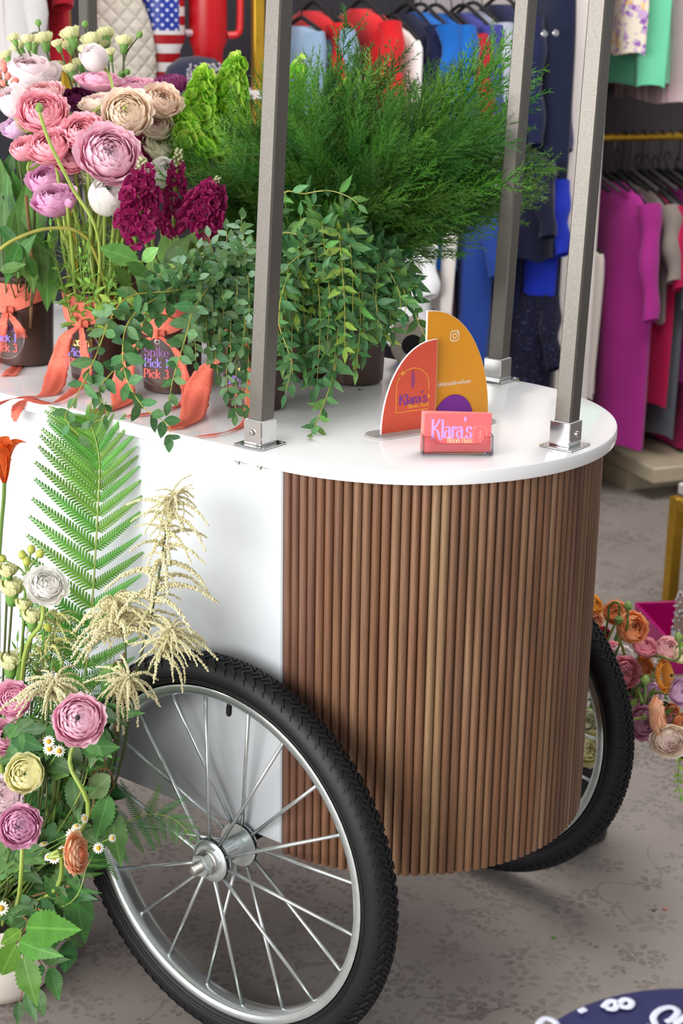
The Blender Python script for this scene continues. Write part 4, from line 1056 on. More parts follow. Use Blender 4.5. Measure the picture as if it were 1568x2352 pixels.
# ---- burgundy stock spikes: florets round a stem
b = MB(); rs_ = random.Random(9)
for j in range(4):
    petal_grid(b, PI/2*j, .75, 2.6, 1.35, 1.0, .6, .2, .10, .35, 4, 4, j*.37, .4)
for j in range(4): petal_grid(b, PI/2*j+.6, .7, 2.5, .75, .7, .1, .2, .12, .5, 4, 4, j*.77, .4)
FLO = b.mesh('floret')
C_stock = petal_mat('8c0f4c', '9c165c', 'ac2e70'); tip_m = pm('stock_tip_buds', 'a9ae84', .6, var=.25, scale=12)
b = MB()
for j in range(22):
    a = j*2.4; r_ = .35+.5*(1-j/22); b.lathe([(.0001, -.2), (.2, -.1), (.22, .1), (.0001, .28)], 7, Matrix.Translation((r_*math.cos(a)*.8, r_*math.sin(a)*.8, j*.10-.6)))
TIPB = b.mesh('bud_cluster')
def stock(label, pts, n, R, fr, tipr):
    P = cat(pts, 8); base = P[0].copy(); o = thing('stock_flower', label, 'flower', base, 'burgundy stock spikes'); Q_ = [p-base for p in P]; m = len(Q_)
    b = MB(); b.tube(Q_, .0032, 7); put('stem', b, stem_l, o)
    i0 = int(m*.60)
    for k in range(n):
        f = (k+.5)/n; i = min(m-2, i0+int((m-1-i0)*f)); c = Q_[i]; t = (Q_[i+1]-Q_[i]).normalized(); x, y, _ = frame(t); a = k*2.399+rnd(-.3, .3)
        od = (x*math.cos(a)+y*math.sin(a)); rad = R*(1-.55*f**1.5)*rnd(.55, 1)
        put('floret', FLO, C_stock, o, c+od*rad+t*rnd(-.006, .006), zrot(od+t*.35+jit(V((0, 0, 0)), .25), rnd(0, 6)), fr*rnd(.8, 1.1)*(1-.3*f))
    put('bud_cluster', TIPB, tip_m, o, Q_[-1], zrot(Q_[-1]-Q_[-3]), tipr)
    return o
stock('left burgundy stock spike hanging over the Spike bucket', [inpot(BP3), atd(380, 640, 2.42), atd(335, 560, 2.36), atd(320, 470, 2.33), atd(325, 395, 2.33)], 60, .040, .0135, .0135)
stock('right burgundy stock spike leaning towards the feathery greenery', [inpot(BP3), atd(405, 640, 2.44), atd(440, 560, 2.38), atd(470, 470, 2.36), atd(492, 425, 2.36)], 52, .034, .0135, .009)
stock('slim burgundy stock spike rising between the other two', [inpot(BP3), atd(400, 640, 2.46), atd(398, 540, 2.43), atd(402, 440, 2.41), atd(408, 372, 2.40)], 26, .022, .011, .012)
stock('dark stock spike half hidden behind the cream ranunculus', [inpot(BP3), atd(360, 640, 2.5), atd(345, 480, 2.5), atd(330, 390, 2.5), atd(322, 300, 2.5)], 40, .024, .012, .008)
# soft broad leaves below the stocks
soft = [leaf_mat('soft_leaf_a', '6f9a4c'), leaf_mat('soft_leaf_b', '7fa95a'), leaf_mat('soft_leaf_c', '4f7c3a')]
SL = [(320, 600, 245, 575, 2.30), (325, 600, 355, 575, 2.31), (345, 640, 300, 610, 2.30), (380, 640, 420, 560, 2.36), (395, 640, 390, 540, 2.40), (420, 640, 470, 590, 2.36), (350, 650, 350, 600, 2.36), (440, 620, 470, 540, 2.4), (330, 640, 395, 620, 2.33), (370, 660, 430, 640, 2.34), (300, 660, 270, 620, 2.35), (410, 600, 445, 545, 2.38)]
o = thing('stock_leaves', 'tuft of broad soft green leaves under the burgundy stocks', 'leaves', BP3); 
for x, y, x2, y2, d in SL:
    p = atd(x, y, d+.02); q_ = atd(x2, y2, d); dd = q_-p
    st_ = MB(); st_.tube([V((0, 0, 0)), (p-BP3)*.6+V((0, 0, .02)), p-BP3], .0016, 5); put('leaf_stalk', st_, stem_l, o)
    leaf(o, 'oval', random.choice(soft), p-BP3, dd, TOCAM+jit(V((0, 0, .4)), .3), dd.length*1.25, wscale=1.0)
# left bucket: tall dark pointed leaves
dk = [leaf_mat('dark_leaf_a', '44702f'), leaf_mat('dark_leaf_b', '547e3a'), leaf_mat('dark_leaf_c', '345a26')]
DL = [(20, 640, 5, 480, 2.5), (40, 640, 60, 440, 2.5), (60, 640, 40, 500, 2.46), (70, 600, 85, 430, 2.48), (10, 560, 20, 420, 2.54), (90, 560, 100, 640, 2.40), (70, 590, 75, 660, 2.38), (105, 570, 110, 700, 2.42), (30, 600, 80, 545, 2.38), (0, 620, 55, 610, 2.36), (45, 560, 15, 640, 2.37),
      (55, 470, 30, 400, 2.55), (80, 500, 62, 410, 2.53), (20, 470, 0, 380, 2.56), (95, 560, 70, 480, 2.46), (100, 600, 130, 520, 2.48), (60, 420, 40, 350, 2.56), (10, 420, 30, 350, 2.57), (118, 610, 125, 690, 2.47), (0, 520, 40, 560, 2.4), (85, 640, 60, 590, 2.37), (110, 590, 60, 530, 2.44)]
for i, (x, y, x2, y2, d) in enumerate(DL):
    p = atd(x, y, d+.02); q_ = atd(x2, y2, d); dd = q_-p
    if i % 4 == 0:
        base = inpot(BP1); o = thing('leafy_stem', 'dark green pointed leaves on a stem in the leftmost bucket', 'leafy stem', base, 'dark leafy stems in the leftmost bucket')
        tp_ = atd(x2, min(y2, 450), d+.03); st_ = MB(); st_.tube([p_-base for p_ in cat([base, base.lerp(tp_, .5)+V((.01, 0, .0)), tp_], 5)], .0026, 6); put('stem', st_, stem_b if i % 8 else stem_d, o)
    st_ = MB(); st_.tube([V((0, 0, .03)), (p-base)*.6+V((0, 0, .03)), p-base], .0012, 5); put('leaf_stalk', st_, stem_d, o)
    leaf(o, 'long', random.choice(dk), p-base, dd, TOCAM+jit(V((0, 0, .4)), .35), dd.length*1.15, wscale=1.15)
# fine ferny basal foliage among the ranunculus stems, and extra bare stems
fine = [leaf_mat('fine_leaf_a', '78a846'), leaf_mat('fine_leaf_b', '92bc54')]
for i in range(34):
    x = rnd(110, 310); d = rnd(2.36, 2.5); t_ = atd(x, rnd(500, 600), d)
    sprig('ferny_shoot', 'fine light green ferny shoot among the ranunculus stems', 'foliage', 'ferny shoots among the ranunculus stems', [inpot(BP2, .035), atd(x*.8+45, 640, d), t_], 'lance', fine, stem_g, .0014, .022, .009, .25, True, .8, .5, 5, .3, wscale=.8, facing=.3)
for i in range(10):
    x = rnd(110, 290); d = rnd(2.37, 2.5)
    bud('plain green ranunculus stem among the bunch with a hidden tip', 'plain stems in the ranunculus bunch', [inpot(BP2, .035), atd(x*.75+55, 620, d), atd(x, rnd(430, 480), d+.02)], .004, .0026)
# ================================================================== lime green bells
b = MB(); b.grid(lambda u, v: ((.25+.75*v**.8)*(1+.06*math.sin(u*2*PI*5)*v)*math.cos(u*2*PI), (.25+.75*v**.8)*(1+.06*math.sin(u*2*PI*5)*v)*math.sin(u*2*PI), v*1.1-.3), 15, 5, closeu=True); BELL = b.mesh('bell')
bellm = [leaf_mat('bell_a', 'aadc48', rv=.1, trans=.35), leaf_mat('bell_b', '96cc40', rv=.1, trans=.35), leaf_mat('bell_c', 'c0e668', rv=.1, trans=.35)]
BPB = V((-.40, .07, H+.06))
def bells(label, pts, n, R, r):
    P = cat(pts, 8); base = P[0].copy(); o = thing('bell_flower_spike', label, 'flower', base, 'lime green bell spikes'); Q_ = [p-base for p in P]; m = len(Q_)
    b = MB(); b.tube(Q_, .003, 7); put('stem', b, stem_l, o); i0 = int(m*.5)
    for k in range(n):
        f = (k+.5)/n; i = min(m-2, i0+int((m-1-i0)*f)); t = (Q_[i+1]-Q_[i]).normalized(); x, y, _ = frame(t); a = k*2.399+rnd(-.2, .2); od = x*math.cos(a)+y*math.sin(a)
        rad = R*(1-.75*f)
        put('bell', BELL, random.choice(bellm), o, Q_[i]+od*rad*.75+t*rnd(-.006, .006), zrot(od+t*.5, rnd(0, 6)), r*(1-.6*f)*rnd(.85, 1.1))
    for k in range(5): leaf(o, 'oval', bellm[2], Q_[-1], (Q_[-1]-Q_[-3]).normalized()+jit(V((0, 0, 0)), .8), TOCAM, .012)
bells('lime green bell spike standing highest left of the front post', [BPB, atd(500, 420, 2.60), atd(520, 250, 2.58), atd(545, 130, 2.57)], 110, .040, .021)
bells('lime green bell spike bending left over the ranunculus', [BPB, atd(480, 430, 2.58), atd(455, 290, 2.55), atd(470, 160, 2.55)], 110, .042, .021)
bells('lime green bell spike leaning low beside the peach ranunculus', [BPB, atd(470, 440, 2.55), atd(430, 330, 2.52), atd(418, 240, 2.52)], 80, .036, .020)
bells('lime green bell spike showing just right of the front post', [BPB, atd(600, 420, 2.66), atd(660, 260, 2.70), atd(690, 135, 2.70)], 54, .028, .017)
bells('lime green bell spike buried in the feathery greenery', [BPB, atd(640, 420, 2.72), atd(740, 280, 2.76), atd(815, 175, 2.78)], 46, .026, .016)
# ================================================================== feathery greenery
def spray_mesh(seed):
    rs = random.Random(seed); b = MB(); b.smooth = False
    bend = rs.uniform(.05, .22); az = rs.uniform(0, 6)
    def sp(t): return V((bend*t*t*math.cos(az), bend*t*t*math.sin(az), t*(1-.08*t)))
    b.tube([sp(k/10) for k in range(11)], [.0045*(1-.8*k/10) for k in range(11)], 4)
    def needle(p, d, L, wd):
        d = d.normalized(); s_ = d.cross(V((rs.uniform(-1, 1), rs.uniform(-1, 1), rs.uniform(-1, 1)))).normalized()*wd/2
        o = len(b.v); b.v += [tuple(p-s_), tuple(p+s_), tuple(p+d*L+s_*.4), tuple(p+d*L-s_*.4)]; b.f.append((o, o+1, o+2, o+3))
    nb = 36
    for k in range(nb):
        t = .30+.69*k/nb; p = sp(t); tg = (sp(min(1, t+.02))-sp(t-.02)).normalized(); a = k*2.4+rs.uniform(-.4, .4); x, y, _ = frame(tg)
        od = x*math.cos(a)+y*math.sin(a); L = .26*(1-.75*((t-.30)/.70)**1.3)*rs.uniform(.7, 1.1)
        dirn = (tg*.95+od*.75).normalized(); pts = [p+dirn*L*j/5+tg*(L*.22*(j/5)**2) for j in range(6)]
        b.tube(pts, [.0022*(1-.6*j/5) for j in range(6)], 3, False)
        nn = max(5, int(17*L/.26))
        for j in range(nn):
            f = (j+.6)/nn; q_ = pts[min(4, int(f*5))].lerp(pts[min(5, int(f*5)+1)], f*5-int(f*5)); bd = (pts[min(5, int(f*5)+1)]-pts[min(4, int(f*5))]).normalized(); x2, y2, _ = frame(bd)
            for s_ in range(4):
                a2 = rs.uniform(0, 6.3); needle(q_, bd*.9+(x2*math.cos(a2)+y2*math.sin(a2))*.6, .034*(1-.4*f)*rs.uniform(.7, 1.2), .0032)
    for j in range(30):
        t = .6+.4*j/30; a2 = rs.uniform(0, 6.3); tg = (sp(t)-sp(t-.02)).normalized(); x2, y2, _ = frame(tg); needle(sp(t), tg+(x2*math.cos(a2)+y2*math.sin(a2))*.6, .03, .003)
    return b.mesh('plume', smooth=False)
def plume_label(kind, x, y, d):
    a = math.degrees(math.atan2(390-y, (x-800)*.55)) % 360; w_ = 'deep inside' if math.hypot((x-800)*.55, y-390) < 90 else None
    side = ['reaching right across the far post', 'rising up right before the blue tops', 'rising up before the crimson top', 'rising up before the red top and denim shorts', 'leaning left behind the front post', 'spreading left beside the lime green bells', 'hanging low left above the bluish eucalyptus', 'hanging low above the eucalyptus curtain', 'sagging low right before the cobalt dress'][int(((a+20) % 360)//40)]
    dep = 'front' if d < 2.5 else 'back'
    return ('%s feathery green plume, %s half, %s' % (kind, dep, side)) if not w_ else '%s feathery green plume, %s half, buried in the middle of the mass' % (kind, dep)
SPRAY = [spray_mesh(i) for i in range(7)]
fm = [pm('fern_green_a', '4a8028', .5, var=.2, scale=3, rndv=.2, trans=.25), pm('fern_green_b', '5c962e', .5, var=.2, scale=3, rndv=.2, trans=.25), pm('fern_green_c', '386a22', .5, var=.2, scale=3, rndv=.2, trans=.25), pm('fern_green_d', '74a644', .5, var=.2, scale=3, rndv=.2, trans=.25)]
BF = V((-.285, .10, H+.10))
fr_ = random.Random(12); tips = []
# silhouette of the mass: tips listed where single plumes stick out, the rest filled in
TIPS = [(782, 62, 2.62), (800, 95, 2.6), (840, 110, 2.6), (720, 110, 2.62), (960, 75, 2.7), (955, 120, 2.66), (995, 140, 2.7), (880, 150, 2.6), (1030, 180, 2.7), (1170, 165, 2.72), (1215, 165, 2.7), (1110, 200, 2.7), (1290, 205, 2.62), (1285, 285, 2.6), (1275, 270, 2.66), (1290, 440, 2.56), (1265, 495, 2.55), (1275, 410, 2.62), (1230, 360, 2.6), (1210, 510, 2.5), (1120, 550, 2.48), (1200, 420, 2.55), (1240, 310, 2.6), (1180, 260, 2.65), (1090, 500, 2.46), (1020, 600, 2.5), (990, 640, 2.5), (380, 260, 2.46), (385, 330, 2.44), (370, 290, 2.45), (420, 400, 2.42), (470, 450, 2.4), (545, 470, 2.4), (470, 300, 2.44), (560, 180, 2.5), (690, 170, 2.6), (650, 130, 2.62), (600, 220, 2.5), (1000, 220, 2.64), (1060, 240, 2.64), (930, 180, 2.62), (760, 160, 2.55)]
for x, y, d in TIPS: tips.append((x, y, d))
for x in range(34):
    tips.append((fr_.uniform(980, 1240), fr_.uniform(210, 560), fr_.uniform(2.45, 2.72)))
while len(tips) < 148:
    a = fr_.uniform(0, 2*PI); r_ = fr_.uniform(.15, .95)**.6; x = 800+410*r_*math.cos(a); y = 365-(215 if math.sin(a) > 0 else 225)*r_*math.sin(a)
    tips.append((x, y, fr_.uniform(2.32, 2.8)))
for i, (x, y, d) in enumerate(tips):
    base = BF+V((fr_.uniform(-.035, .035), fr_.uniform(-.035, .035), fr_.uniform(0, .06))); tp_ = atd(x, y, d)
    if y > 430: base = base+V((0, 0, .10))
    dv = tp_-base; L = dv.length
    o = put('feathery_plume', SPRAY[i % 7], fm[fr_.choice((0, 1, 1, 2, 3, 0))], None, base, zrot(dv+V((0, 0, .12))*L, fr_.uniform(0, 6)), L*.99)
    tag(o, plume_label('long', x, y, d), 'foliage', 'feathery greenery plumes')
# inner density: shorter plumes fanning round the heart of the mass
for i in range(150):
    ct = fr_.uniform(-1, 1); a = fr_.uniform(0, 2*PI); st__ = math.sqrt(1-ct*ct); rr_ = fr_.uniform(.5, 1.0)
    ex_, ey_, ez_ = rr_*st__*math.cos(a), rr_*ct, rr_*st__*math.sin(a)
    cc_ = atd(810, 405, 2.52); tp_ = cc_ + CR*(.275*ex_) + CU*(.150*ey_+.03*ex_) + CF*(.19*ez_)
    base = cc_.lerp(tp_, fr_.uniform(.05, .45)) - V((0, 0, .03)); dv = tp_-base; L = max(.15, dv.length*1.3)
    o = put('feathery_plume', SPRAY[i % 7], fm[fr_.choice((0, 1, 2, 2, 0))], None, base, zrot(jit(dv.normalized(), .3), fr_.uniform(0, 6)), L)
    tag(o, plume_label('short', 810+420*ex_, 405-220*ey_, 2.52+.19*ez_), 'foliage', 'short feathery greenery plumes')
# ================================================================== trailing eucalyptus
eg = [leaf_mat('euc_a', '4f7c4a', rough=.4), leaf_mat('euc_b', '5c8c56', rough=.4), leaf_mat('euc_c', '41703f', rough=.4), leaf_mat('euc_d', '6c9c50', rough=.4)]
eb = [leaf_mat('eucblue_a', '557a45', rough=.5), leaf_mat('eucblue_b', '6a9060', rough=.5), leaf_mat('eucblue_c', '42663a', rough=.5), leaf_mat('eucblue_d', '7fa282', rough=.5)]
ey = [leaf_mat('eucyoung_a', '8ab046', rough=.4), leaf_mat('eucyoung_b', '9cbc58', rough=.4)]
BE = V((-.191, .122, H+.12))
def trail(label, group, path, kind='lance', mats=eg, L=.032, step=.017, base=None, smat=None, r0=.0016, wscale=1.0, start=.15):
    pts = [atd(*p) for p in path]
    if base is not None: pts = [jit(base, .02)] + pts
    return sprig('eucalyptus_branch', label, 'branch', group, pts, kind, mats, smat or stem_y, r0, L, step, start, ns=5, wscale=wscale)
GE = 'trailing green eucalyptus branches'; LE = 'slender green eucalyptus branch hanging in the thick curtain over the plain bucket'
trail('longest green eucalyptus branch, hanging down to touch the white tabletop', GE, [(770, 590, 2.40), (765, 700, 2.34), (772, 830, 2.29), (735, 950, 2.24), (712, 1005, 2.2), (710, 1042, 2.19)], base=BE, L=.034)
trail('green eucalyptus branch arching high across the feathery greenery', GE, [(640, 462, 2.36), (700, 445, 2.36), (755, 438, 2.35), (800, 452, 2.34), (822, 470, 2.33)], base=V((-.25, .02, H+.15)), L=.036, step=.024, start=.4)
trail('green eucalyptus branch bowing right with a pale bud at its tip', GE, [(640, 548, 2.34), (690, 540, 2.33), (735, 555, 2.32), (770, 600, 2.31), (778, 612, 2.31)], base=V((-.25, .02, H+.15)), L=.036, step=.022, start=.4)
trail('green eucalyptus branch trailing lowest beside the front post', GE, [(690, 600, 2.36), (655, 650, 2.27), (640, 740, 2.22), (668, 830, 2.22), (655, 905, 2.22)], base=BE, L=.03)
trail('green eucalyptus branch trailing right over the amber sign', GE, [(900, 610, 2.40), (945, 690, 2.36), (960, 740, 2.35), (985, 790, 2.34)], base=BE, L=.042, step=.022, mats=[eg[2], eg[0], dk[0]])
er_ = random.Random(4)
ENDS = [(632, 760), (650, 830), (672, 880), (640, 690), (690, 790), (700, 850), (712, 740), (728, 880), (735, 690), (752, 780), (765, 850), (775, 720), (792, 800), (803, 745), (818, 850), (838, 815), (850, 740), (868, 690), (882, 770), (905, 705), (918, 650), (945, 655), (890, 640), (660, 610), (700, 640), (740, 620), (790, 650), (825, 680), (860, 620), (930, 720), (680, 720), (845, 780), (720, 800), (662, 780), (870, 740), (810, 690), (760, 660), (780, 760), (690, 680), (900, 760)]
ENDS += [(x+er_.uniform(-22, 22), y+er_.uniform(-45, 20)) for x, y in ENDS[:30]]
for i, (x, y) in enumerate(ENDS):
    ax = 790+(x-790)*.72+er_.uniform(-25, 25); ay = 500+abs(x-790)*.35+er_.uniform(-10, 70); de = 2.26+.10*er_.random()+max(0, (x-780))*.0004
    lb_ = 'slender eucalyptus branch in the green curtain, %s %s' % ('near the front post' if x < 690 else 'left of its middle' if x < 760 else 'right of its middle' if x < 850 else 'nearest the amber sign', 'hanging lowest' if y > 800 else 'ending halfway down' if y > 700 else 'staying high')
    trail(lb_, GE, [(790+(ax-790)*.6, ay+40, 2.44), (ax, ay+15, de+.06), (x+er_.uniform(-12, 12), (ay+y)/2+20, de+.01), (x, y, de)], base=BE, L=er_.uniform(.030, .039), step=.0165, mats=eg if i % 6 else ey+eg[:1])
for i, (x, y) in enumerate([(655, 470), (690, 495), (720, 470), (760, 505), (800, 540), (650, 530), (700, 560), (840, 560), (880, 590), (740, 545), (670, 600), (630, 620), (820, 600)]):
    trail('upright green eucalyptus tip standing before the feathery greenery', 'upright eucalyptus tips', [(720+(x-720)*.5, 640, 2.42), (x, y, 2.34+.05*er_.random())], base=BE, L=.034, step=.016, start=.3)
# bluish round-leaved branches from the bucket behind the post
BQ = V((P4.x, P4.y, H+.10)); GB = 'bluish eucalyptus branches'
trail('bluish eucalyptus branch trailing furthest left over the table edge', GB, [(500, 650, 2.30), (400, 668, 2.22), (300, 680, 2.18), (255, 730, 2.16), (215, 830, 2.14), (170, 920, 2.12), (150, 960, 2.115), (180, 1000, 2.115)], 'oval', eb[:1]+eg[:2], .033, .021, BQ, start=.25)
trail('bluish eucalyptus branch hanging beside the Spike tag over the table edge', GB, [(480, 640, 2.3), (350, 690, 2.2), (290, 750, 2.16), (285, 850, 2.13), (325, 930, 2.11), (385, 975, 2.10), (390, 1000, 2.10)], 'oval', eg[:3], .033, .021, BQ, start=.3)
trail('bluish eucalyptus branch hanging down past the Spike tag', GB, [(510, 650, 2.28), (450, 700, 2.2), (425, 780, 2.16), (400, 860, 2.13), (388, 920, 2.12)], 'oval', eb[:2]+eg[:1], .031, .019, BQ, start=.3)
trail('bluish eucalyptus branch ending in a leaf cluster above the near table edge', GB, [(360, 720, 2.24), (310, 800, 2.17), (230, 890, 2.14), (245, 950, 2.12), (215, 970, 2.12)], 'oval', eg[:3], .030, .020, BQ, start=.35)
bl_ = random.Random(8)
for x, y in [(455, 640), (470, 700), (430, 690), (410, 640), (480, 800), (500, 860), (520, 900), (540, 950), (505, 790), (530, 830), (560, 870), (555, 800), (470, 760), (450, 830), (340, 650), (370, 620), (330, 680), (440, 740), (520, 760), (565, 940), (490, 730), (545, 700), (515, 690), (572, 720)]:
    ax = 560+(x-560)*.6; trail('bluish eucalyptus branch %s the bucket rim, %s' % ('hanging well below' if y > 780 else 'spilling just over', 'close to the front post' if x > 510 else 'left of the front post' if x > 430 else 'above the Spike bucket'), GB, [(ax, 640+bl_.uniform(-20, 20), 2.30), (x+bl_.uniform(-10, 10), (640+y)/2+10, 2.24), (x, y, 2.20+.06*bl_.random())], 'oval', eb+eg[2:3], bl_.uniform(.022, .028), .015, BQ, start=.2)
for x, y in [(450, 560), (480, 545), (520, 530), (555, 500), (570, 560), (500, 590), (540, 585), (460, 610), (575, 620), (420, 585), (530, 555), (560, 530), (590, 600), (510, 620), (480, 590)]:
    trail('bluish eucalyptus tip rising left of the front post', 'bluish upright eucalyptus tips', [(540+(x-540)*.5, 660, 2.32), (x, y, 2.24+.06*bl_.random())], 'oval', eb, .026, .013, BQ, start=.2)
trail('pale yellow-green eucalyptus tip left of the Spike bucket', None, [(330, 700, 2.22), (285, 705, 2.19), (262, 690, 2.18), (240, 700, 2.17)], 'oval', ey, .026, .016, V((P3.x, P3.y, H+.12)), start=.5)
# ================================================================== floor arrangement in a pale planter, left
pc = atZ(0, 2275, 0); pc = V((pc.x-.015, pc.y+.015, 0))
b = MB(); b.lathe([(.0001, .003), (.060, .003), (.068, .006), (.088, .03), (.103, .075), (.108, .125), (.1095, .150), (.106, .152), (.103, .148), (.099, .08), (.0001, .06)], 56)
pl_ = tag(put('planter_bowl', b, pm('ivory_ceramic', 'e6ddd3', .35, var=.03, scale=10), None, pc), 'ivory ceramic planter bowl on the floor at the lower left', 'planter')
b = MB(); b.lathe([(.0001, .140), (.06, .138), (.101, .128)], 30); put('soil', b, pm('dark_soil', '2a241c', .9, var=.3, scale=60), pl_)
PB = pc+V((0, 0, .14))
def pin(a=.05): return V((PB.x+rnd(-a, a), PB.y+rnd(-a, a), PB.z-.01))
GA = 'ranunculus in the floor arrangement'
FA = [
 (107, 1342, 44, -.50, 'open0', C_white, (.3, .5, .9), 'white blush ranunculus standing tall before the white cart side', None),
 (30, 1606, 40, -.55, 'full0', C_mauve2, (-.2, .35, 1), 'pink mauve ranunculus at the left edge under the yellow carnation', None),
 (182, 1652, 56, -.58, 'full1', C_mauve, (.05, .25, 1), 'large mauve pink ranunculus with a dark open eye beside the tyre', eye_d),
 (8, 1692, 42, -.56, 'open1', C_mauve2, (.3, .5, .9), 'mauve ranunculus cut off at the left edge above the lemon one', None),
 (58, 1778, 44, -.60, 'cup0', C_yellow, (.0, .3, 1), 'soft lemon yellow ranunculus in the floor arrangement', None),
 (5, 1828, 46, -.60, 'full2', C_palepink, (.2, .3, 1), 'pale pink ranunculus cut off at the left edge below the lemon one', None),
 (45, 1898, 46, -.62, 'full3', C_pinkpurple, (.1, .15, 1), 'purple-centred pink ranunculus low in the floor arrangement', None),
 (178, 1962, 44, -.60, 'open0', C_apricot, (.9, .15, .3), 'apricot orange ranunculus turned sideways near the wheel', None),
 (90, 1738, 36, -.54, 'cup1', C_palegreen, (-.2, .6, .7), 'pale greenish ranunculus behind the small daisies', None),
 (12, 1680, 24, -.5, 'cup0', C_yellow, (.5, .3, .8), 'small pale yellow ranunculus half hidden at the left edge', None),
]
for x, y, r, Y, me, cm, fc, lb, ey_ in FA:
    hd = atY(x, y, Y); dep = (hd-CAM).dot(CF); R = r*dep/FPX
    mids = [atY(190, 1900, -.55), atY(160, 1750, -.57)] if x == 182 else [atY(50, 1560, -.5), atY(95, 1430, -.5)] if x == 107 else [atY(45, 2050, -.60)] if x == 45 else [atY(120, 2050, -.56), atY(140, 1960, -.60)] if x == 178 else ()
    flower('ranunculus', lb, 'flower', GA, hd, fdirv(*fc), R, me, cm, pin(), sr=.0032, mids=mids, eye=ey_, eyes=.42, eyez=.60)
# pale yellow carnations
for x, y, r, lb in ((28, 1345, 26, 'pale yellow carnation at the left edge beside the white ranunculus'), (25, 1515, 26, 'pale yellow carnation at the left edge above the pink mauve ranunculus'), (55, 1385, 17, 'small pale yellow carnation below the white ranunculus'), (75, 1412, 21, 'small half-open yellow carnation beside the bowed stem'), (18, 1307, 20, 'small yellow carnation under the orange lily')):
    hd = atY(x, y, -.47); R = r*2.4/FPX; base = pin(); f = (fdirv(.1, .9, .35)); o = thing('spray_carnation', lb, 'flower', base, 'carnations in the floor arrangement')
    Q_ = [p-base for p in cat([base, base.lerp(hd, .5)+V((.01, 0, .01)), hd-f*R*2.6, hd-f*R*1.8], 5)]
    b = MB(); b.tube(Q_, .0018, 6); put('stem', b, stem_d, o); put('petals', BL['ruffle0'], C_carn, o, hd-base, zrot(f), R); put('calyx', CALT, calm, o, hd-base, zrot(f), R)
for x, y in ((52, 1275), (72, 1262), (92, 1272), (62, 1290), (5, 1283), (110, 1440)):
    bud('closed yellowish lily bud in the cluster before the fern', 'closed buds before the fern', [pin(), atY(50, 1480, -.47), atY(60, 1330, -.46), atY(x, y, -.46)], .0072, .0014, stem_g, pm('bud_olive', 'a9b04c', .5, var=.15, scale=6))
# orange lily
b = MB(); b.grid(lambda u, v: (v*.9*math.cos(v*.5)+.0, (u-.5)*.36*math.sin(PI*min(1, v*.92+.06))**.8, .9*math.sin(v*1.0)*(1-.25*v)-(.35*max(0, v-.6)**2)*3 + .25*abs(u-.5)*math.sin(PI*v)), 4, 10); LPET = b.mesh('petal')
lily_m = petal_mat('e2571c', 'ea6a24', 'f08a40'); hd = atY(10, 1108, -.46); base = pin(.03); o = thing('orange_lily', 'orange lily cut off at the left edge before the white cart side', 'flower', base)
b = MB(); b.tube([p-base for p in cat([base, atY(-12, 1500, -.48), atY(0, 1250, -.46), atY(8, 1150, -.46), hd], 6)], .0028, 7); put('stem', b, stem_g, o)
ax_ = fdirv(.02, .9, .35)
for k in range(6):
    q_ = zrot(ax_, PI/3*k+.3); put('petal', LPET, lily_m, o, hd-base, q_ @ Quaternion((0, 1, 0), -.75 if k % 2 else -.55), .072)
b = MB()
for k in range(6):
    a = PI/3*k; b.tube([V((0, 0, 0)), V((.1*math.cos(a), .1*math.sin(a), .4)), V((.2*math.cos(a), .2*math.sin(a), .62))], .012, 5)
put('stamens', b, pm('stamen_rust', '7a2a10', .6), o, hd-base, zrot(ax_), .055)
# small daisies
b = MB()
for j in range(13):
    a = 2*PI*j/13; b.grid(lambda u, v, a=a: ((.38+.62*v)*math.cos(a)-(u-.5)*.32*math.sin(a)*math.sin(PI*(.2+.7*v)), (.38+.62*v)*math.sin(a)+(u-.5)*.32*math.cos(a)*math.sin(PI*(.2+.7*v)), .05-.12*v*v), 2, 3)
DPET = b.mesh('petals'); b = MB(); b.lathe([(.0001, .34), (.22, .28), (.40, .10), (.42, .0), (.0001, -.05)][::-1], 14); DEYE = b.mesh('daisy_eye'); C_daisy = pm('daisy_white', 'f6f4ec', .6, var=.03, scale=5, trans=.25)
DS = [(112, 1703, 13, (0, .1, 1)), (114, 1720, 14, (.1, .1, 1)), (136, 1725, 13, (.3, .1, 1)), (166, 1918, 15, (0, .2, 1)), (124, 1970, 14, (-.1, .1, 1)), (176, 1898, 11, (0, .9, .5)), (194, 1880, 11, (.8, .3, .6)), (100, 1938, 11, (-.1, .9, .35)), (143, 1953, 11, (0, .5, .8)), (226, 1948, 12, (.3, .3, 1)), (3, 2086, 17, (.1, .1, 1)), (110, 1968, 10, (-.4, .6, .8)), (258, 1925, 9, (.6, .3, .8))]
for i, (x, y, r, fc) in enumerate(DS):
    hd = atY(x, y, -.585); base = pin(.05); f = fdirv(*fc); R = r*2.32/FPX
    lb = 'largest small white daisy, at the left edge above the big serrated leaves' if x == 3 else 'tiny white daisy with a yellow eye in the floor arrangement'
    o = thing('small_daisy', lb, 'flower', base, 'small white daisies'); b = MB(); b.tube([p-base for p in cat([base, base.lerp(hd, .6)+V((0, -.01, .01)), hd-f*R], 5)], .001, 5); put('stem', b, stem_g, o)
    put('petals', DPET, C_daisy, o, hd-base, zrot(f, rnd(0, 6)), R); put('daisy_eye', DEYE, eye_y, o, hd-base, zrot(f), R)
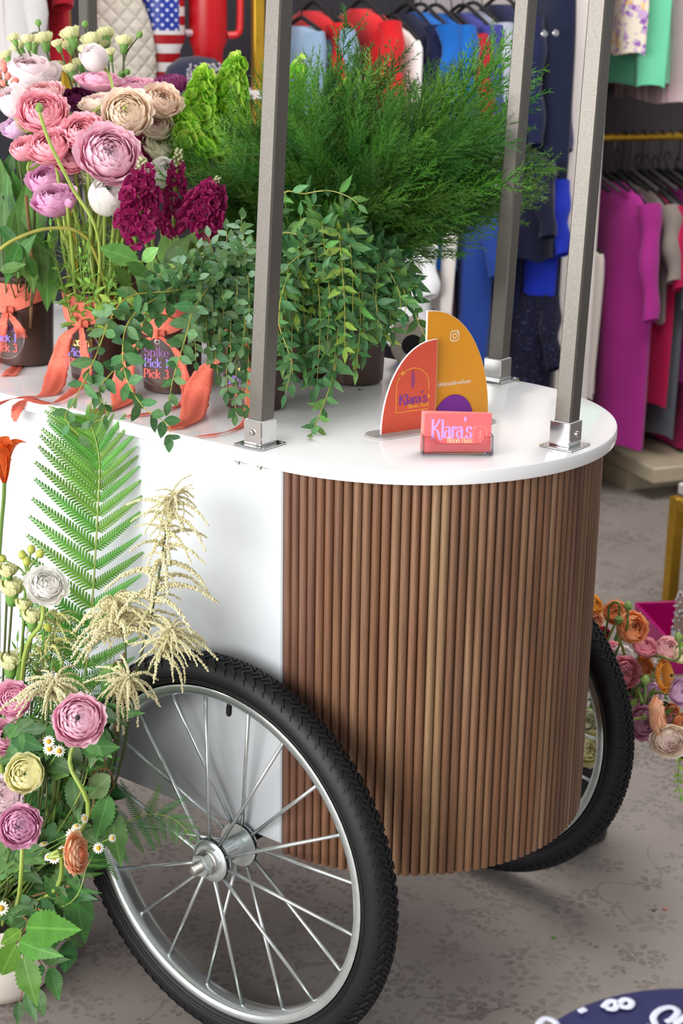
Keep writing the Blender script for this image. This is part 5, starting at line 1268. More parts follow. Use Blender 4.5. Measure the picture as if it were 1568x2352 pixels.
# big fern frond leaning on the cart side
def pinna_mesh(NP, hw_, pw):
    b = MB()
    for s_ in (-1, 1):
        for k in range(NP):
            t = k/NP; L = hw_*(1-t**1.6)+.012; x = .01+t*.98
            b.grid(lambda u, v, x=x, L=L, s_=s_: (x+v*L*.40+(u-.5)*pw*(1-v*.55)+.010*v, s_*(.004+L*v), -.10*x*x-.02*math.sin(v*2)), 1, 2)
    b.tube([(k/6, 0, -.10*(k/6)**2) for k in range(7)], [.008*(1-.8*k/6) for k in range(7)], 4); return b.mesh('pinna')
PIN_S = pinna_mesh(18, .15, .036)
b = MB(); NP = 22
for s_ in (-1, 1):
    for k in range(NP):
        t = k/NP; wv = .085*(1-t**1.6)+.012; x = .01+t*.98; L = wv
        b.grid(lambda u, v, x=x, L=L, s_=s_: (x+v*L*.45+(u-.5)*.046*(1-v*.45)+.010*v, s_*(.004+L*v), -.10*x*x-.02*math.sin(v*2)), 1, 2)
b.tube([(k/6, 0, -.10*(k/6)**2) for k in range(7)], [.006*(1-.8*k/6) for k in range(7)], 4); PINNA = b.mesh('pinna')
fern_l = [leaf_mat('fern_light_a', '62a03a', rv=.1, trans=.3), leaf_mat('fern_light_b', '70ae44', rv=.1, trans=.3)]; fern_d = [leaf_mat('fern_dark_a', '3f7a30', rv=.1, trans=.25), leaf_mat('fern_dark_b', '4c8838', rv=.1, trans=.25)]
def frond(label, group, pts, Ls, n, mats, face, ang=(1.15, .6), r0=.0022, droop=.0, asym=1.0):
    P = cat(pts, 10); base = P[0].copy(); o = thing('fern_frond', label, 'fern frond', base, group); Q_ = [p-base for p in P]; m = len(Q_)
    b = MB(); b.tube(Q_, [r0*(1.1-.85*i/(m-1)) for i in range(m)], 6); put('stem', b, stem_l, o); fz = V(face).normalized()
    for k in range(n):
        f = k/(n-1); ii = .06+.93*f; i = min(m-2, int(ii*(m-1))); p = Q_[i].lerp(Q_[i+1], ii*(m-1)-i); t = (Q_[min(m-1, i+2)]-Q_[max(0, i-1)]).normalized(); sv = t.cross(fz).normalized()
        a = ang[0]+(ang[1]-ang[0])*f; L = Ls(f)
        for s_ in (1, -1):
            Lk = L*rnd(.92, 1.08)*(asym if s_ > 0 else 1.0); d = (t*math.cos(a)+sv*s_*math.sin(a)+fz*rnd(-.12, .12)+V((0, 0, -droop))).normalized()
            put('pinna', PINNA, random.choice(mats), o, p, lbasis(d, fz+jit(V((0, 0, 0)), .2)), (Lk, Lk*.95, Lk))
    return o
PIN_L = PINNA
frond('tall bright green fern frond leaning on the white cart side', 'fern fronds', [pin(.02), atY(150, 1850, -.46), atY(190, 1600, -.40), atY(212, 1380, -.365), atY(224, 1180, -.345), atY(228, 1060, -.338), atY(212, 985, -.335), atY(196, 955, -.345)],
      lambda f:   .026+.098*max(0, math.sin(PI*min(1, (f*.86+.14)**.95)))**.9, 32, fern_l, TOCAM+V((.25, .25, 0)), (1.10, .65), asym=.72, droop=.05)
PINNA = PIN_S
frond('small dark fern frond reaching past the wheel towards the hub', 'fern fronds', [pin(.02), atY(200, 1960, -.50), atY(290, 1890, -.45), atY(350, 1870, -.43), atY(405, 1885, -.425), atY(440, 1925, -.425)], lambda f: .066*(1-f**2*.75), 12, fern_d, TOCAM, (1.5, 1.0), .0014, .8)
frond('dark fern frond low behind the white blush ranunculus', 'fern fronds', [pin(.02), atY(80, 1900, -.48), atY(110, 1650, -.42), atY(150, 1500, -.40), atY(165, 1420, -.39)], lambda f: .09*(1-f**2*.7), 18, fern_d, TOCAM, (1.25, .7))
frond('dark fern frond spreading low behind the mauve ranunculus', 'fern fronds', [pin(.02), atY(130, 1850, -.50), atY(180, 1640, -.46), atY(230, 1560, -.42), atY(262, 1530, -.41)], lambda f: .06*(1-f**2*.7), 14, fern_d, TOCAM, (1.3, .7))
frond('small fern tip beside the apricot ranunculus', 'fern fronds', [pin(.02), atY(150, 2080, -.56), atY(200, 1990, -.55), atY(216, 1960, -.54)], lambda f: .035*(1-f**2*.6), 10, fern_d, TOCAM, (1.4, .8), .0012, .2)
frond('fern tip peeping out right of the mauve ranunculus', 'fern fronds', [pin(.02), atY(170, 1850, -.55), atY(210, 1740, -.53), atY(250, 1745, -.50)], lambda f: .03*(1-f**2*.6), 9, fern_d, TOCAM, (1.3, .8), .0012, .1)
# cream goat's-beard plumes: strings of tiny beads
def strand_mesh(seed, L=1.0):
    rs = random.Random(seed); b = MB(); n = 34
    P = [V((t*(1-.25*t), rs.uniform(-.01, .01), .16*t-.72*t*t)) for t in [k/n for k in range(n+1)]]
    b.tube(P, [.008*(1-.6*k/n) for k in range(n+1)], 4)
    for k in range(2, n+1):
        for j in range(6):
            a = rs.uniform(0, 6.3); r_ = .048*(1-.5*k/n)*rs.uniform(.5, 1.1); c = P[k]+V((rs.uniform(-.015, .015), r_*math.cos(a), r_*math.sin(a))); h = .026*(1-.35*k/n)*rs.uniform(.8, 1.2)
            o = len(b.v); b.v += [tuple(c+V(x)*h) for x in ((1, 0, 0), (-1, 0, 0), (0, 1, 0), (0, -1, 0), (0, 0, 1), (0, 0, -1))]
            b.f += [(o+i_, o+j_, o+k_) for i_, j_, k_ in ((0, 2, 4), (2, 1, 4), (1, 3, 4), (3, 0, 4), (2, 0, 5), (1, 2, 5), (3, 1, 5), (0, 3, 5))]
    return b.mesh('strand')
STR = [strand_mesh(i) for i in range(5)]; beard = pm('goatsbeard_cream', 'fff3c8', .8, var=.08, scale=8, rndv=.05, trans=.15); beardg = pm('goatsbeard_green', 'd8d890', .8, var=.12, scale=8, rndv=.08)
def plume(label, pts, n, L0, L1, mat=beard, start=.45, updir=.35, fan=PI):
    P = cat(pts, 8); base = P[0].copy(); o = thing('goatsbeard_plume', label, 'flower', base, 'cream goatsbeard plumes'); Q_ = [p-base for p in P]; m = len(Q_)
    b = MB(); b.tube(Q_, [.0024*(1-.6*i/(m-1)) for i in range(m)], 6); put('stem', b, stem_d, o)
    for k in range(n):
        f = (k+.5)/n; ii = start+(1-start)*f; i = min(m-2, int(ii*(m-1))); t = (Q_[i+1]-Q_[i]).normalized(); x, y, _ = frame(t); a = k*2.399; od = x*math.cos(a)+y*math.sin(a)
        L = (L0+(L1-L0)*f)*rnd(.5, 1.3); d = (od+t*(updir+rnd(-.3, .3))+CR*rnd(-.4, .4)).normalized()
        put('strand', random.choice(STR), mat, o, Q_[i], lbasis(d, V((0, 0, 1))), (L, L*.85 if L > .04 else L, L))
    return o
plume('tallest cream goatsbeard plume standing over the tyre', [pin(.02), atY(240, 1850, -.46), atY(310, 1560, -.41), atY(350, 1400, -.395), atY(378, 1240, -.39), atY(392, 1150, -.388), atY(405, 1142, -.388)], 68, .080, .036, start=.48)
plume('cream goatsbeard plume hanging in front of the fern frond', [pin(.02), atY(230, 1850, -.47), atY(285, 1560, -.43), atY(280, 1440, -.425), atY(258, 1370, -.425)], 54, .080, .05, start=.70)
plume('cream goatsbeard plume draped over the top of the tyre', [pin(.02), atY(230, 1800, -.48), atY(290, 1590, -.43), atY(350, 1530, -.42), atY(385, 1478, -.415), atY(395, 1440, -.415)], 44, .070, .04, start=.70)
plume('cream goatsbeard plume hanging inside the wheel rim', [pin(.02), atY(180, 1850, -.52), atY(235, 1660, -.50), atY(262, 1605, -.49), atY(290, 1570, -.485), atY(300, 1555, -.485)], 40, .062, .035, start=.66)
plume('cream goatsbeard plume drooping beside the mauve ranunculus', [pin(.02), atY(120, 1850, -.55), atY(110, 1660, -.54), atY(118, 1590, -.535), atY(125, 1565, -.535)], 36, .068, .045, start=.68)
plume('greenish unopened goatsbeard plume before the dark fern', [pin(.02), atY(90, 1750, -.48), atY(110, 1560, -.45), atY(125, 1450, -.44), atY(130, 1400, -.44)], 26, .05, .03, beardg, .6, .5)
plume('faint greenish goatsbeard plume low before the dark fern', [pin(.02), atY(60, 1750, -.47), atY(75, 1600, -.45), atY(90, 1510, -.44), atY(110, 1480, -.44)], 22, .045, .03, beardg, .6, .5)
# serrated leaves
lt = [leaf_mat('bramble_light_a', '5c8f32', rv=.06, trans=.25), leaf_mat('bramble_light_b', '54842e', rv=.06, trans=.25)]; dm = [leaf_mat('bramble_dark_a', '3f6a34', rv=.12), leaf_mat('bramble_dark_b', '527c40', rv=.12), leaf_mat('bramble_dark_c', '335a2c', rv=.12)]
def cane(label, group, stemp, leaves_, mats, r0=.0016, smat=None):
    pts = [V(p) for p in stemp]; base = pts[0].copy(); o = thing('bramble_spray', label, 'leafy spray', base, group); b = MB(); b.tube([p-base for p in cat(pts, 6)], r0, 6); put('stem', b, smat or stem_b, o)
    for x, y, x2, y2, Y, kind in leaves_:
        p = atY(x, y, Y); q_ = atY(x2, y2, Y-.012); d = q_-p; near = min([pp for pp in cat(pts, 6)], key=lambda s: (s-p).length)
        s_ = MB(); s_.tube([near-base, (near.lerp(p, .5)-base)+V((0, 0, .004)), p-base], .0009, 5); put('leaf_stalk', s_, smat or stem_b, o)
        leaf(o, kind, random.choice(mats), p-base, d, TOCAM+V((0, 0, .35))+jit(V((0, 0, 0)), .18), d.length*.96, wscale=1.0 if abs(x2-x) > 1.5*abs(y2-y) else 1.35)
    return o
cane('bright green bramble spray of five big serrated leaves over the planter rim', 'bramble leaf sprays', [pin(.03), atY(60, 2110, -.585), atY(52, 2150, -.60), atY(48, 2190, -.605)],
     [(60, 2130, 187, 2136, -.61, 'serr'), (44, 2162, 128, 2198, -.615, 'serr'), (54, 2198, 84, 2318, -.62, 'serr'), (38, 2168, -8, 2256, -.615, 'serr'), (48, 2136, -2, 2172, -.605, 'serr')], lt)
cane('dark bramble spray of drooping leaves right of the planter', 'bramble leaf sprays', [pin(.03), atY(95, 2090, -.58), atY(90, 2150, -.585), atY(75, 2200, -.59)],
     [(160, 2160, 146, 2246, -.575, 'serr'), (116, 2222, 136, 2302, -.58, 'serr'), (130, 2140, 118, 2190, -.57, 'serr'), (100, 2200, 145, 2205, -.585, 'serrn'), (96, 2215, 92, 2252, -.585, 'serr'), (60, 2280, 85, 2352, -.60, 'serrn'), (45, 2300, 40, 2360, -.60, 'serrn'), (85, 2270, 100, 2340, -.595, 'serr')], dm)
cane('dark bramble spray with one very broad leaf beside the wheel', 'bramble leaf sprays', [pin(.03), atY(140, 2040, -.56), atY(165, 2035, -.55)],
     [(172, 2040, 196, 2180, -.545, 'serr'), (130, 2060, 100, 2010, -.56, 'serr'), (120, 2010, 150, 2060, -.565, 'serrn'), (150, 2150, 190, 2175, -.55, 'serr')], dm)
cane('greyish green bramble spray hanging in front of the tyre', 'bramble leaf sprays', [pin(.03), atY(190, 1900, -.53), atY(215, 1780, -.52), atY(250, 1770, -.515), atY(262, 1810, -.51)],
     [(253, 1782, 188, 1842, -.53, 'serr'), (250, 1826, 217, 1936, -.525, 'serrn'), (254, 1858, 277, 2002, -.515, 'serrn'), (167, 1782, 181, 1893, -.54, 'serrn'), (167, 1706, 178, 1800, -.54, 'serrn'), (240, 1870, 235, 1960, -.52, 'serrn'), (225, 1700, 205, 1770, -.54, 'serrn')], [leaf_mat('bramble_grey', '5f7f50', rv=.1), dm[1]])
cane('small green bramble spray above the tyre under the cream plumes', 'bramble leaf sprays', [pin(.03), atY(230, 1780, -.47), atY(262, 1600, -.45), atY(285, 1500, -.44)],
     [(259, 1528, 224, 1552, -.46, 'serr'), (262, 1526, 284, 1552, -.455, 'serr'), (250, 1556, 230, 1592, -.46, 'serr'), (257, 1556, 271, 1598, -.455, 'serr')], lt+dm[:1], .0018, stem_b)
fl_ = random.Random(31)
for i in range(56):
    x0, y0 = fl_.uniform(0, 215), fl_.uniform(1640, 2090); Y = fl_.uniform(-.57, -.43); lv = []
    for j in range(4):
        a = fl_.uniform(0, 6.3); sx, sy = x0+fl_.uniform(-25, 25), y0+fl_.uniform(-25, 25); l_ = fl_.uniform(50, 95); lv.append((sx, sy, sx+l_*math.cos(a), sy+abs(l_*math.sin(a))*.9, Y, fl_.choice(('serr', 'serrn'))))
    cane('dark leafy bramble shoot %s in the floor arrangement' % ('high, behind the mauve blooms' if y0 < 1760 else 'midway, around the lemon bloom' if y0 < 1900 else 'low, above the planter rim') if x0 < 110 else 'dark leafy bramble shoot %s beside the tyre' % ('high' if y0 < 1760 else 'midway up' if y0 < 1900 else 'low down'), 'filler shoots in the floor arrangement', [pin(.05), atY((x0)*.7+10, (y0+2120)/2, Y), atY(x0, y0, Y)], lv, dm, .0014, stem_d)
for i in range(8):
    x = fl_.uniform(-10, 170); y = fl_.uniform(1500, 1750)
    bud('bare green stem standing in the floor arrangement', 'bare stems in the floor arrangement', [pin(.05), atY(x*.7, 1950, -.53), atY(x, y, -.5)], .004, .0024, stem_g)
for i in range(10):
    x = fl_.uniform(0, 130); y = fl_.uniform(1300, 1560)
    sprig('ferny_shoot', 'thin grass-like shoot at the back of the floor arrangement', 'foliage', 'thin shoots in the floor arrangement', [pin(.05), atY(x*.7, 1750, -.47), atY(x, y, -.45)], 'lance', [dm[1], fine[0]], stem_d, .0014, .028, .03, .4, True, .6, .8, 5, .3, wscale=.5)

# ================================================================== far arrangement in a black bucket behind the far wheel
fb = atZ(1352, 1945, 0); FBC = V((fb.x-.055, fb.y+.03, 0))
b = MB(); b.lathe([(.0001, .002), (.062, .002), (.066, .006), (.070, .19), (.072, .20), (.070, .202), (.066, .19), (.0001, .17)], 40)
tag(put('flower_bucket', b, pm('black_plastic', '15151a', .4, var=.1, scale=20), None, FBC), 'black bucket on the floor behind the far wheel', 'bucket')
FB = FBC+V((0, 0, .17)); GF = 'flowers behind the far wheel'
FF = [
 (1365, 1388, 22, 'full0', C_amber, (.5, .5, .6), 'amber ranunculus topmost beside the slatted end'), (1360, 1424, 24, 'cup0', C_apricot, (.3, .3, 1), 'apricot ranunculus peeping past the slats above the far tyre'),
 (1414, 1408, 27, 'full1', C_orange, (-.2, .5, 1), 'orange ranunculus under a bowed green bud behind the far wheel'), (1450, 1442, 36, 'cup1', C_orange, (.4, .3, .9), 'largest orange ranunculus before the magenta box'),
 (1481, 1484, 30, 'full2', C_pink, (.3, .75, .6), 'pink ranunculus below the largest orange one'), (1432, 1546, 36, 'full3', C_pink, (.15, .1, 1), 'rose pink ranunculus touching the far tyre'),
 (1410, 1497, 22, 'full0', C_pink, (.3, .4, 1), 'rose ranunculus half hidden behind the far tyre top'), (1474, 1532, 24, 'cup0', C_orange, (0, .2, 1), 'dim orange ranunculus in the middle of the far bunch'),
 (1506, 1510, 24, 'cup1', C_whitepink, (.1, .4, 1), 'white pink ranunculus in the far bunch'), (1536, 1490, 30, 'full1', C_palecoral, (.2, .6, .8), 'pale pink ranunculus before the magenta box'),
 (1527, 1552, 36, 'flat0', C_amber, (.8, .1, .6), 'amber flower with a black eye in the far bunch'), (1494, 1545, 22, 'cup0', C_palepink, (-.2, .2, 1), 'pale mauve ranunculus left of the amber flower'),
 (1498, 1592, 23, 'full2', C_lilac, (.1, .4, 1), 'lilac ranunculus below the amber flower'), (1457, 1612, 19, 'cup1', C_purple, (-.1, .5, 1), 'small mauve ranunculus beside the far tyre'),
 (1472, 1598, 18, 'cup0', C_yellow, (.1, .2, 1), 'small yellow ranunculus between the mauve ones'), (1476, 1660, 37, 'full3', C_pinkpurple, (.35, .1, 1), 'large purple ranunculus beside the far tyre'),
 (1514, 1645, 44, 'open0', C_apricot, (.95, .1, .25), 'apricot ranunculus seen edge-on in the far bunch'), (1536, 1702, 40, 'full0', C_creampink, (.0, -.3, 1), 'cream pink ranunculus lowest in the far bunch'),
 (1562, 1502, 22, 'cup1', C_lemon, (.3, .3, .9), 'lemon ranunculus at the right edge of the frame'), (1564, 1590, 30, 'full1', C_lilac, (.3, .2, .9), 'lilac ranunculus at the right edge of the frame'),
 (1566, 1662, 22, 'cup0', C_orange, (.3, .2, .9), 'orange ranunculus at the right edge of the frame'), (1541, 1632, 17, 'cup1', C_orange, (.1, .1, 1), 'small rust ranunculus right of the edge-on apricot one'),
 (1545, 1655, 16, 'cup0', C_palecoral, (.2, 0, 1), 'small striped pink ranunculus right of the edge-on apricot one'), (1352, 1715, 40, 'cup1', C_yellow, (.2, -.1, 1), 'pale yellow flower seen through the far wheel spokes'),
 (1345, 1655, 24, 'cup0', C_palegreen, (.2, .2, 1), 'greenish flower seen through the far wheel spokes'), (1450, 1572, 20, 'cup1', C_crimson, (0, .1, 1), 'dark crimson ranunculus in the shade of the far bunch'),
 (1385, 1455, 15, 'cup0', C_crimson, (.1, .2, 1), 'dark crimson ranunculus above the far tyre'), (1560, 1730, 16, 'cup1', C_crimson, (0, -.4, .8), 'crimson ranunculus bloom hanging at the right edge'),
 (1430, 1505, 22, 'full2', C_whitepink, (.1, .3, 1), 'blush white ranunculus under the orange ones'), (1562, 1700, 22, 'full3', C_lilac, (.5, 0, .8), 'violet ranunculus beside the cream pink one at the right edge')]
for x, y, r, me, cm, fc, lb in FF:
    Y = .40+.09*abs(math.sin(x*.7+y))+(.06 if r < 26 else 0)
    if x < 1360: Y = .47
    hd = atY(x, y, Y); dep = (hd-CAM).dot(CF)
    bs = FB+V((rnd(-.04, .04), rnd(-.04, .04), -.02)); att = hd-fdirv(*fc)*r*dep/FPX
    flower('ranunculus', lb, 'flower', GF, hd, fdirv(*fc), r*dep/FPX, me, cm, bs, sr=.0026, eye=eye_d if me == 'flat0' else None, mids=[bs.lerp(hd, .45)+V((0, .05, .05))])
for x, y, lb in ((1442, 1393, 'round green bud above the largest orange ranunculus'), (1420, 1424, 'pale green bud bowed before the orange ranunculus'), (1558, 1464, 'green bud at the right edge before the magenta box'), (1482, 1563, 'yellow-green bud in the middle of the far bunch')):
    bs = FB+V((rnd(-.03, .03), 0, -.02)); hd = atY(x, y, .40); up = V((0, 0, .03))
    bud(lb, 'green buds of the far bunch', [bs, bs.lerp(hd, .5)+V((0, .04, .06)), hd-V((.0, 0, .04)), hd] if x != 1420 else [bs, atY(1385, 1470, .42), atY(1400, 1392, .41), atY(1422, 1388, .405), hd], .0085, .002, stem_g)
for i in range(26):
    x, y = fl_.uniform(1365, 1575), fl_.uniform(1480, 1700); bs = FB+V((rnd(-.04, .04), rnd(-.03, .03), -.02)); hd = atY(x, y, fl_.uniform(.47, .58))
    sprig('ferny_shoot', 'green shoot among the flowers behind the far wheel', 'foliage', 'green shoots of the far bunch', [bs, bs.lerp(hd, .5)+V((0, .04, .05)), hd], 'lance', dm+fine, stem_g, .002, .035, .022, .35, True, .8, .6, 5, .3)
sprig('ferny_shoot', 'green shoot trailing low at the right edge of the frame', 'foliage', None, [FB, atY(1530, 1640, .48), atY(1560, 1720, .46), atY(1556, 1790, .45), atY(1562, 1825, .45)], 'lance', fine, stem_g, .0018, .02, .014, .6, ns=5)
# ================================================================== clothes, racks and shop goods in the background
def cloth(name, col, rough=.85, pat=None):
    key = 'cloth_'+name
    if key in MATS: return MATS[key]
    n = NT(key); c = lin(col); P = n.coord((1, 1, 1)); nz = n.noise(4, P, 3)
    cc = n.ramp(nz, [(.3, tuple(k*.88 for k in c[:3])+(1,)), (.7, tuple(min(1, k*1.1) for k in c[:3])+(1,))])
    if pat == 'floral':
        for sc_, cl, th in ((26, '8a5aa8', .5), (17, 'e0b040', .6), (40, 'd9d0c0', .48)):
            cc = n.mix(n.math('GREATER_THAN', n.noise(sc_, P, 2), th), cc, lin(cl))
    if pat == 'denim':
        cc = n.mix(n.math('MULTIPLY', n.noise(180, n.coord((1, 1, .2)), 2), .18), cc, lin('9fb4c8'))
    if pat == 'knit':
        wv = n.n('ShaderNodeTexWave'); wv.inputs['Scale'].default_value = 90; n.l(P, wv.inputs[0]); cc = n.mix(n.math('MULTIPLY', wv.outputs[1], .5), cc, lin('e8e8ee'))
    if pat == 'sequin': cc = n.mix(n.math('GREATER_THAN', n.noise(160, P, 2), .66), cc, lin('56588a'))
    n.set(Base_Color=cc, Roughness=rough, Specular_IOR_Level=.2); n.bump(n.noise(260, P, 2), .15, .001)
    n.p.inputs['Sheen Weight'].default_value = .15
    MATS[key] = n.m; return n.m
def hanging(name, label, cate, group, px, py, d, length, mat, half=.20, thick=.03, sleeve=.22, slope=.06, fold=.012, flare=1.0, seed=0, sl_mat=None, top=True, ang=0., neck=.05):
    """garment on a hanger, its plane across the rail; px,py = highest point of its front shoulder, d = distance of its middle from the platform edge"""
    rs = random.Random(seed); c = bg(px, py, d); o = thing(name, label, cate, c, group, rot=(0, 0, AZ+ang)); ph = rs.uniform(0, 6)
    # local x along the rail, local y along the garment's width
    def fn(u, v):
        z = -v*length; s_ = min(1, v*length/slope) if slope else 1; hw_ = neck+(half-neck)*s_**.6; fl__ = 1+(flare-1)*v
        a = u*2*PI; rad_x = thick*(.55+.45*min(1, v*6))*(1+.25*math.sin(3*a+ph)*v); f_ = fold*math.sin(7*math.cos(a)+ph+v*1.5)*min(1, v*2)
        return (rad_x*math.sin(a)*(1 if abs(math.cos(a)) < .98 else .8)+f_, hw_*fl__*math.cos(a), z+(.006*math.sin(5*a+ph) if v > .97 else 0))
    b = MB(); b.grid(fn, 36, 26, closeu=True); put('body', b, mat, o)
    if sleeve:
        for s_ in (-1, 1):
            b = MB()
            def sf(u, v, s_=s_):
                a = u*2*PI; k = v*sleeve; w_ = .045*(1-.35*v)*(1+.12*math.sin(v*14+ph))
                return (.8*w_*math.cos(a)+.006*math.sin(v*9), s_*(half-.015+.05*math.sin(v*1.3)+w_*.55*math.sin(a)), -slope*.75-k+.01*math.sin(a))
            b.grid(sf, 14, 12, closeu=True); put('sleeve', b, sl_mat or mat, o)
    if top:
        b = MB(); b.tube(cat([(0, -half*.9, -slope*.8), (0, -.05, .012), (0, 0, .022), (0, .05, .012), (0, half*.9, -slope*.8)], 6), .0055, 6)
        b.tube(cat([(0, 0, .022), (0, 0, .05), (0, .018, .075), (0, 0, .095), (0, -.018, .08)], 5), .002, 6); put('hanger', b, hang_m, o)
    return o
hang_m = pm('black_velvet_hanger', '0e0d0e', .8)
GRR = 'tops on the lower right rail'
# right bay, lower rail
rail_p = bg(1480, 314, -.28); rs_, rd_, rz_ = sd(rail_p)
b = MB(); b.tube([SP(s1+.04, -.28, rz_), SP(s1+2.2, -.28, rz_)], .012, 12); tag(put('clothes_rail', b, gold), 'gold clothes rail above the magenta tops', 'rail')
for i in range(17):
    p = SP(s1+.09+i*.034, -.28, rz_); b = MB(); b.tube(cat([(0, .010, -.10), (0, 0, -.05), (0, 0, -.012), (0, .014, .006), (0, 0, .018), (0, -.014, .006)], 5), .0022, 6); b.tube([(0, -.15, -.145), (0, 0, -.10), (0, .15, -.145)], .006, 6)
    tag(put('clothes_hanger', b, pm('grey_hanger_wire', '6d686c', .4, .6) if i % 2 else hang_m, None, p, (0, 0, AZ)), 'slim clothes hanger hooked over the gold rail', 'hanger', 'hangers on the gold rail')
hanging('top', 'bright magenta draped top at the front of the lower right rail', 'garment', GRR, 1412, 415, -.26, .80, cloth('magenta', 'a52a86'), .21, .050, .34, .07, .016, 1.05, 1)
hanging('top', 'grey beige top just behind the bright magenta one', 'garment', GRR, 1462, 425, -.28, .40, cloth('taupe', '8c827c'), .20, .022, .22, .06, .006, 1, 2)
hanging('top', 'cherry red top behind the grey beige one', 'garment', GRR, 1478, 428, -.28, .66, cloth('cherry', 'b0124a'), .20, .030, .24, .06, .008, 1, 3)
hanging('top', 'slate grey top behind the cherry red one', 'garment', GRR, 1500, 430, -.28, .76, cloth('slate', '5a6068'), .20, .022, .30, .06, .008, 1, 4)
hanging('top', 'deep plum top in the middle of the lower right rail', 'garment', GRR, 1528, 420, -.28, .60, cloth('plum', '6e0f58'), .20, .034, .28, .06, .01, 1, 5)
hanging('top', 'dusty blue top right of the deep plum one', 'garment', GRR, 1552, 432, -.28, .58, cloth('dustyblue', '43546f'), .20, .028, .24, .06, .008, 1, 6)
hanging('top', 'hot pink top at the right edge of the lower rail', 'garment', GRR, 1576, 425, -.27, .82, cloth('hotpink', 'b01060'), .20, .034, .34, .06, .01, 1, 7)
hanging('top', 'rose brown trousers hanging at the right edge', 'garment', GRR, 1600, 470, -.25, .80, cloth('rosebrown', '8a5a5e'), .18, .028, 0, .03, .01, 1, 8)
hanging('trousers', 'cream textured trousers hanging beside the pale divider', 'garment', None, 1338, 560, -.20, .46, cloth('cream', 'e4d9cc', pat='knit'), .12, .035, 0, .02, .008, .92, 9)
# right bay, upper tier hung from above
GU = 'clothes on the upper right rail'
hanging('blouse', 'lilac floral blouse with yellow blooms hanging behind the right post', 'garment', GU, 1425, -330, -.22, .54, cloth('floral', 'b79ac2', pat='floral'), .19, .045, .16, .06, .01, 1.05, 11)
hanging('dress', 'mint green flared skirt hanging at the upper right', 'garment', GU, 1478, -350, -.25, .66, cloth('mint', '6cc8a0'), .17, .062, 0, .06, .028, 1.25, 12)
hanging('sweater', 'dusty pink knitted sweater hanging at the upper right edge', 'garment', GU, 1560, -330, -.30, .70, cloth('dustypink', 'b58a90', pat='knit'), .22, .075, .3, .06, .014, 1.1, 13)
hanging('top', 'white top cut off at the upper right edge', 'garment', GU, 1585, -340, -.24, .48, cloth('white', 'e9e4e2'), .18, .03, 0, .06, .01, 1, 14)
b = MB(); b.tube([SP(s1+.04, -.25, sd(bg(1500, -420, -.25))[2]), SP(s1+2.2, -.25, sd(bg(1500, -420, -.25))[2])], .012, 12); tag(put('clothes_rail', b, gold), 'upper gold rail above the mint green skirt', 'rail')
# left bay, long rack
GL_ = 'clothes on the left rack'
zr = sd(bg(950, -70, -.25))[2]
b = MB(); b.tube([SP(s1-1.05, -.25, zr), SP(s1-.04, -.25, zr)], .012, 12); tag(put('clothes_rail', b, gold), 'gold rail holding the red and blue clothes', 'rail')
LB = [
 ('shorts', 'pale denim shorts hanging leftmost behind the greenery', 692, 60, -.20, .34, cloth('denim', '7f98b4', pat='denim'), .15, .05, 0, .01),
 ('shorts', 'second pair of pale denim shorts beside the red top', 760, 55, -.20, .34, cloth('denim', '7f98b4', pat='denim'), .15, .05, 0, .01),
 ('top', 'bright red top on black hangers behind the greenery', 720, 25, -.30, .40, cloth('red', 'c2161e'), .20, .06, .2, .05),
 ('top', 'red top leaning over the pale denim shorts', 832, 20, -.26, .46, cloth('red', 'c2161e'), .20, .055, .22, .05),
 ('shirt', 'white shirt between the red and the blue tops', 898, 55, -.24, .52, cloth('white', 'e9e4e2'), .20, .034, .0, .05),
 ('top', 'dark navy top behind the white shirt', 935, 30, -.30, .60, cloth('navy', '161c40'), .20, .03, .2, .05),
 ('top', 'royal blue top with rounded shoulder', 965, 28, -.25, .70, cloth('royal', '0e5cae'), .20, .04, .26, .05),
 ('top', 'second royal blue top right of the first', 1000, 30, -.25, .70, cloth('royal', '0e5cae'), .20, .03, .26, .05),
 ('top', 'crimson top squeezed between the blue ones', 1035, 50, -.25, .46, cloth('crimson', 'a8142c'), .20, .028, .22, .05),
 ('top', 'violet blue top beside the crimson one', 1062, 30, -.25, .50, cloth('violetblue', '3b3f88'), .20, .03, .26, .05),
 ('sweater', 'grey ribbed sweater edge among the blue tops', 1085, 25, -.25, .48, cloth('ribgrey', '8a8fa8', pat='knit'), .20, .018, .26, .05),
 ('top', 'bright blue top at the right of the rack', 1105, 45, -.25, .44, cloth('brightblue', '1254a0'), .20, .028, .22, .05),
 ('jacket', 'dark navy jacket beside the far post', 1150, 10, -.22, .92, cloth('navy', '161c40'), .20, .045, .34, .05),
 ('shirt', 'dusky violet shirt hanging behind the far post', 1215, 60, -.24, .42, cloth('dusk', '3c3f6a'), .20, .04, .30, .05),
 ('jeans', 'dark navy jeans with silver buttons beside the pale divider', 1262, -60, -.10, 1.02, cloth('jeans', '131a34'), .14, .05, 0, .01),
]
for i, (nm, lb, x, y, d, L, mt, hf, tk, slv, slp) in enumerate(LB):
    hg = hanging(nm, lb, 'garment', GL_, x, y, d, L, mt, hf, tk, slv, slp, .01, 1.0, 30+i)
jb = bg(1252, 78, .045)
for x, y in ((1250, 78), (1276, 76)):
    b = MB(); b.lathe([(.0001, .004), (.008, .003), (.010, 0), (.0001, -.002)][::-1], 12); iv = Matrix.Rotation(-AZ, 3, 'Z'); put('button', b, chrome, hg, iv @ (bg(x, y, .052)-hg.location), zrot(iv @ SN))
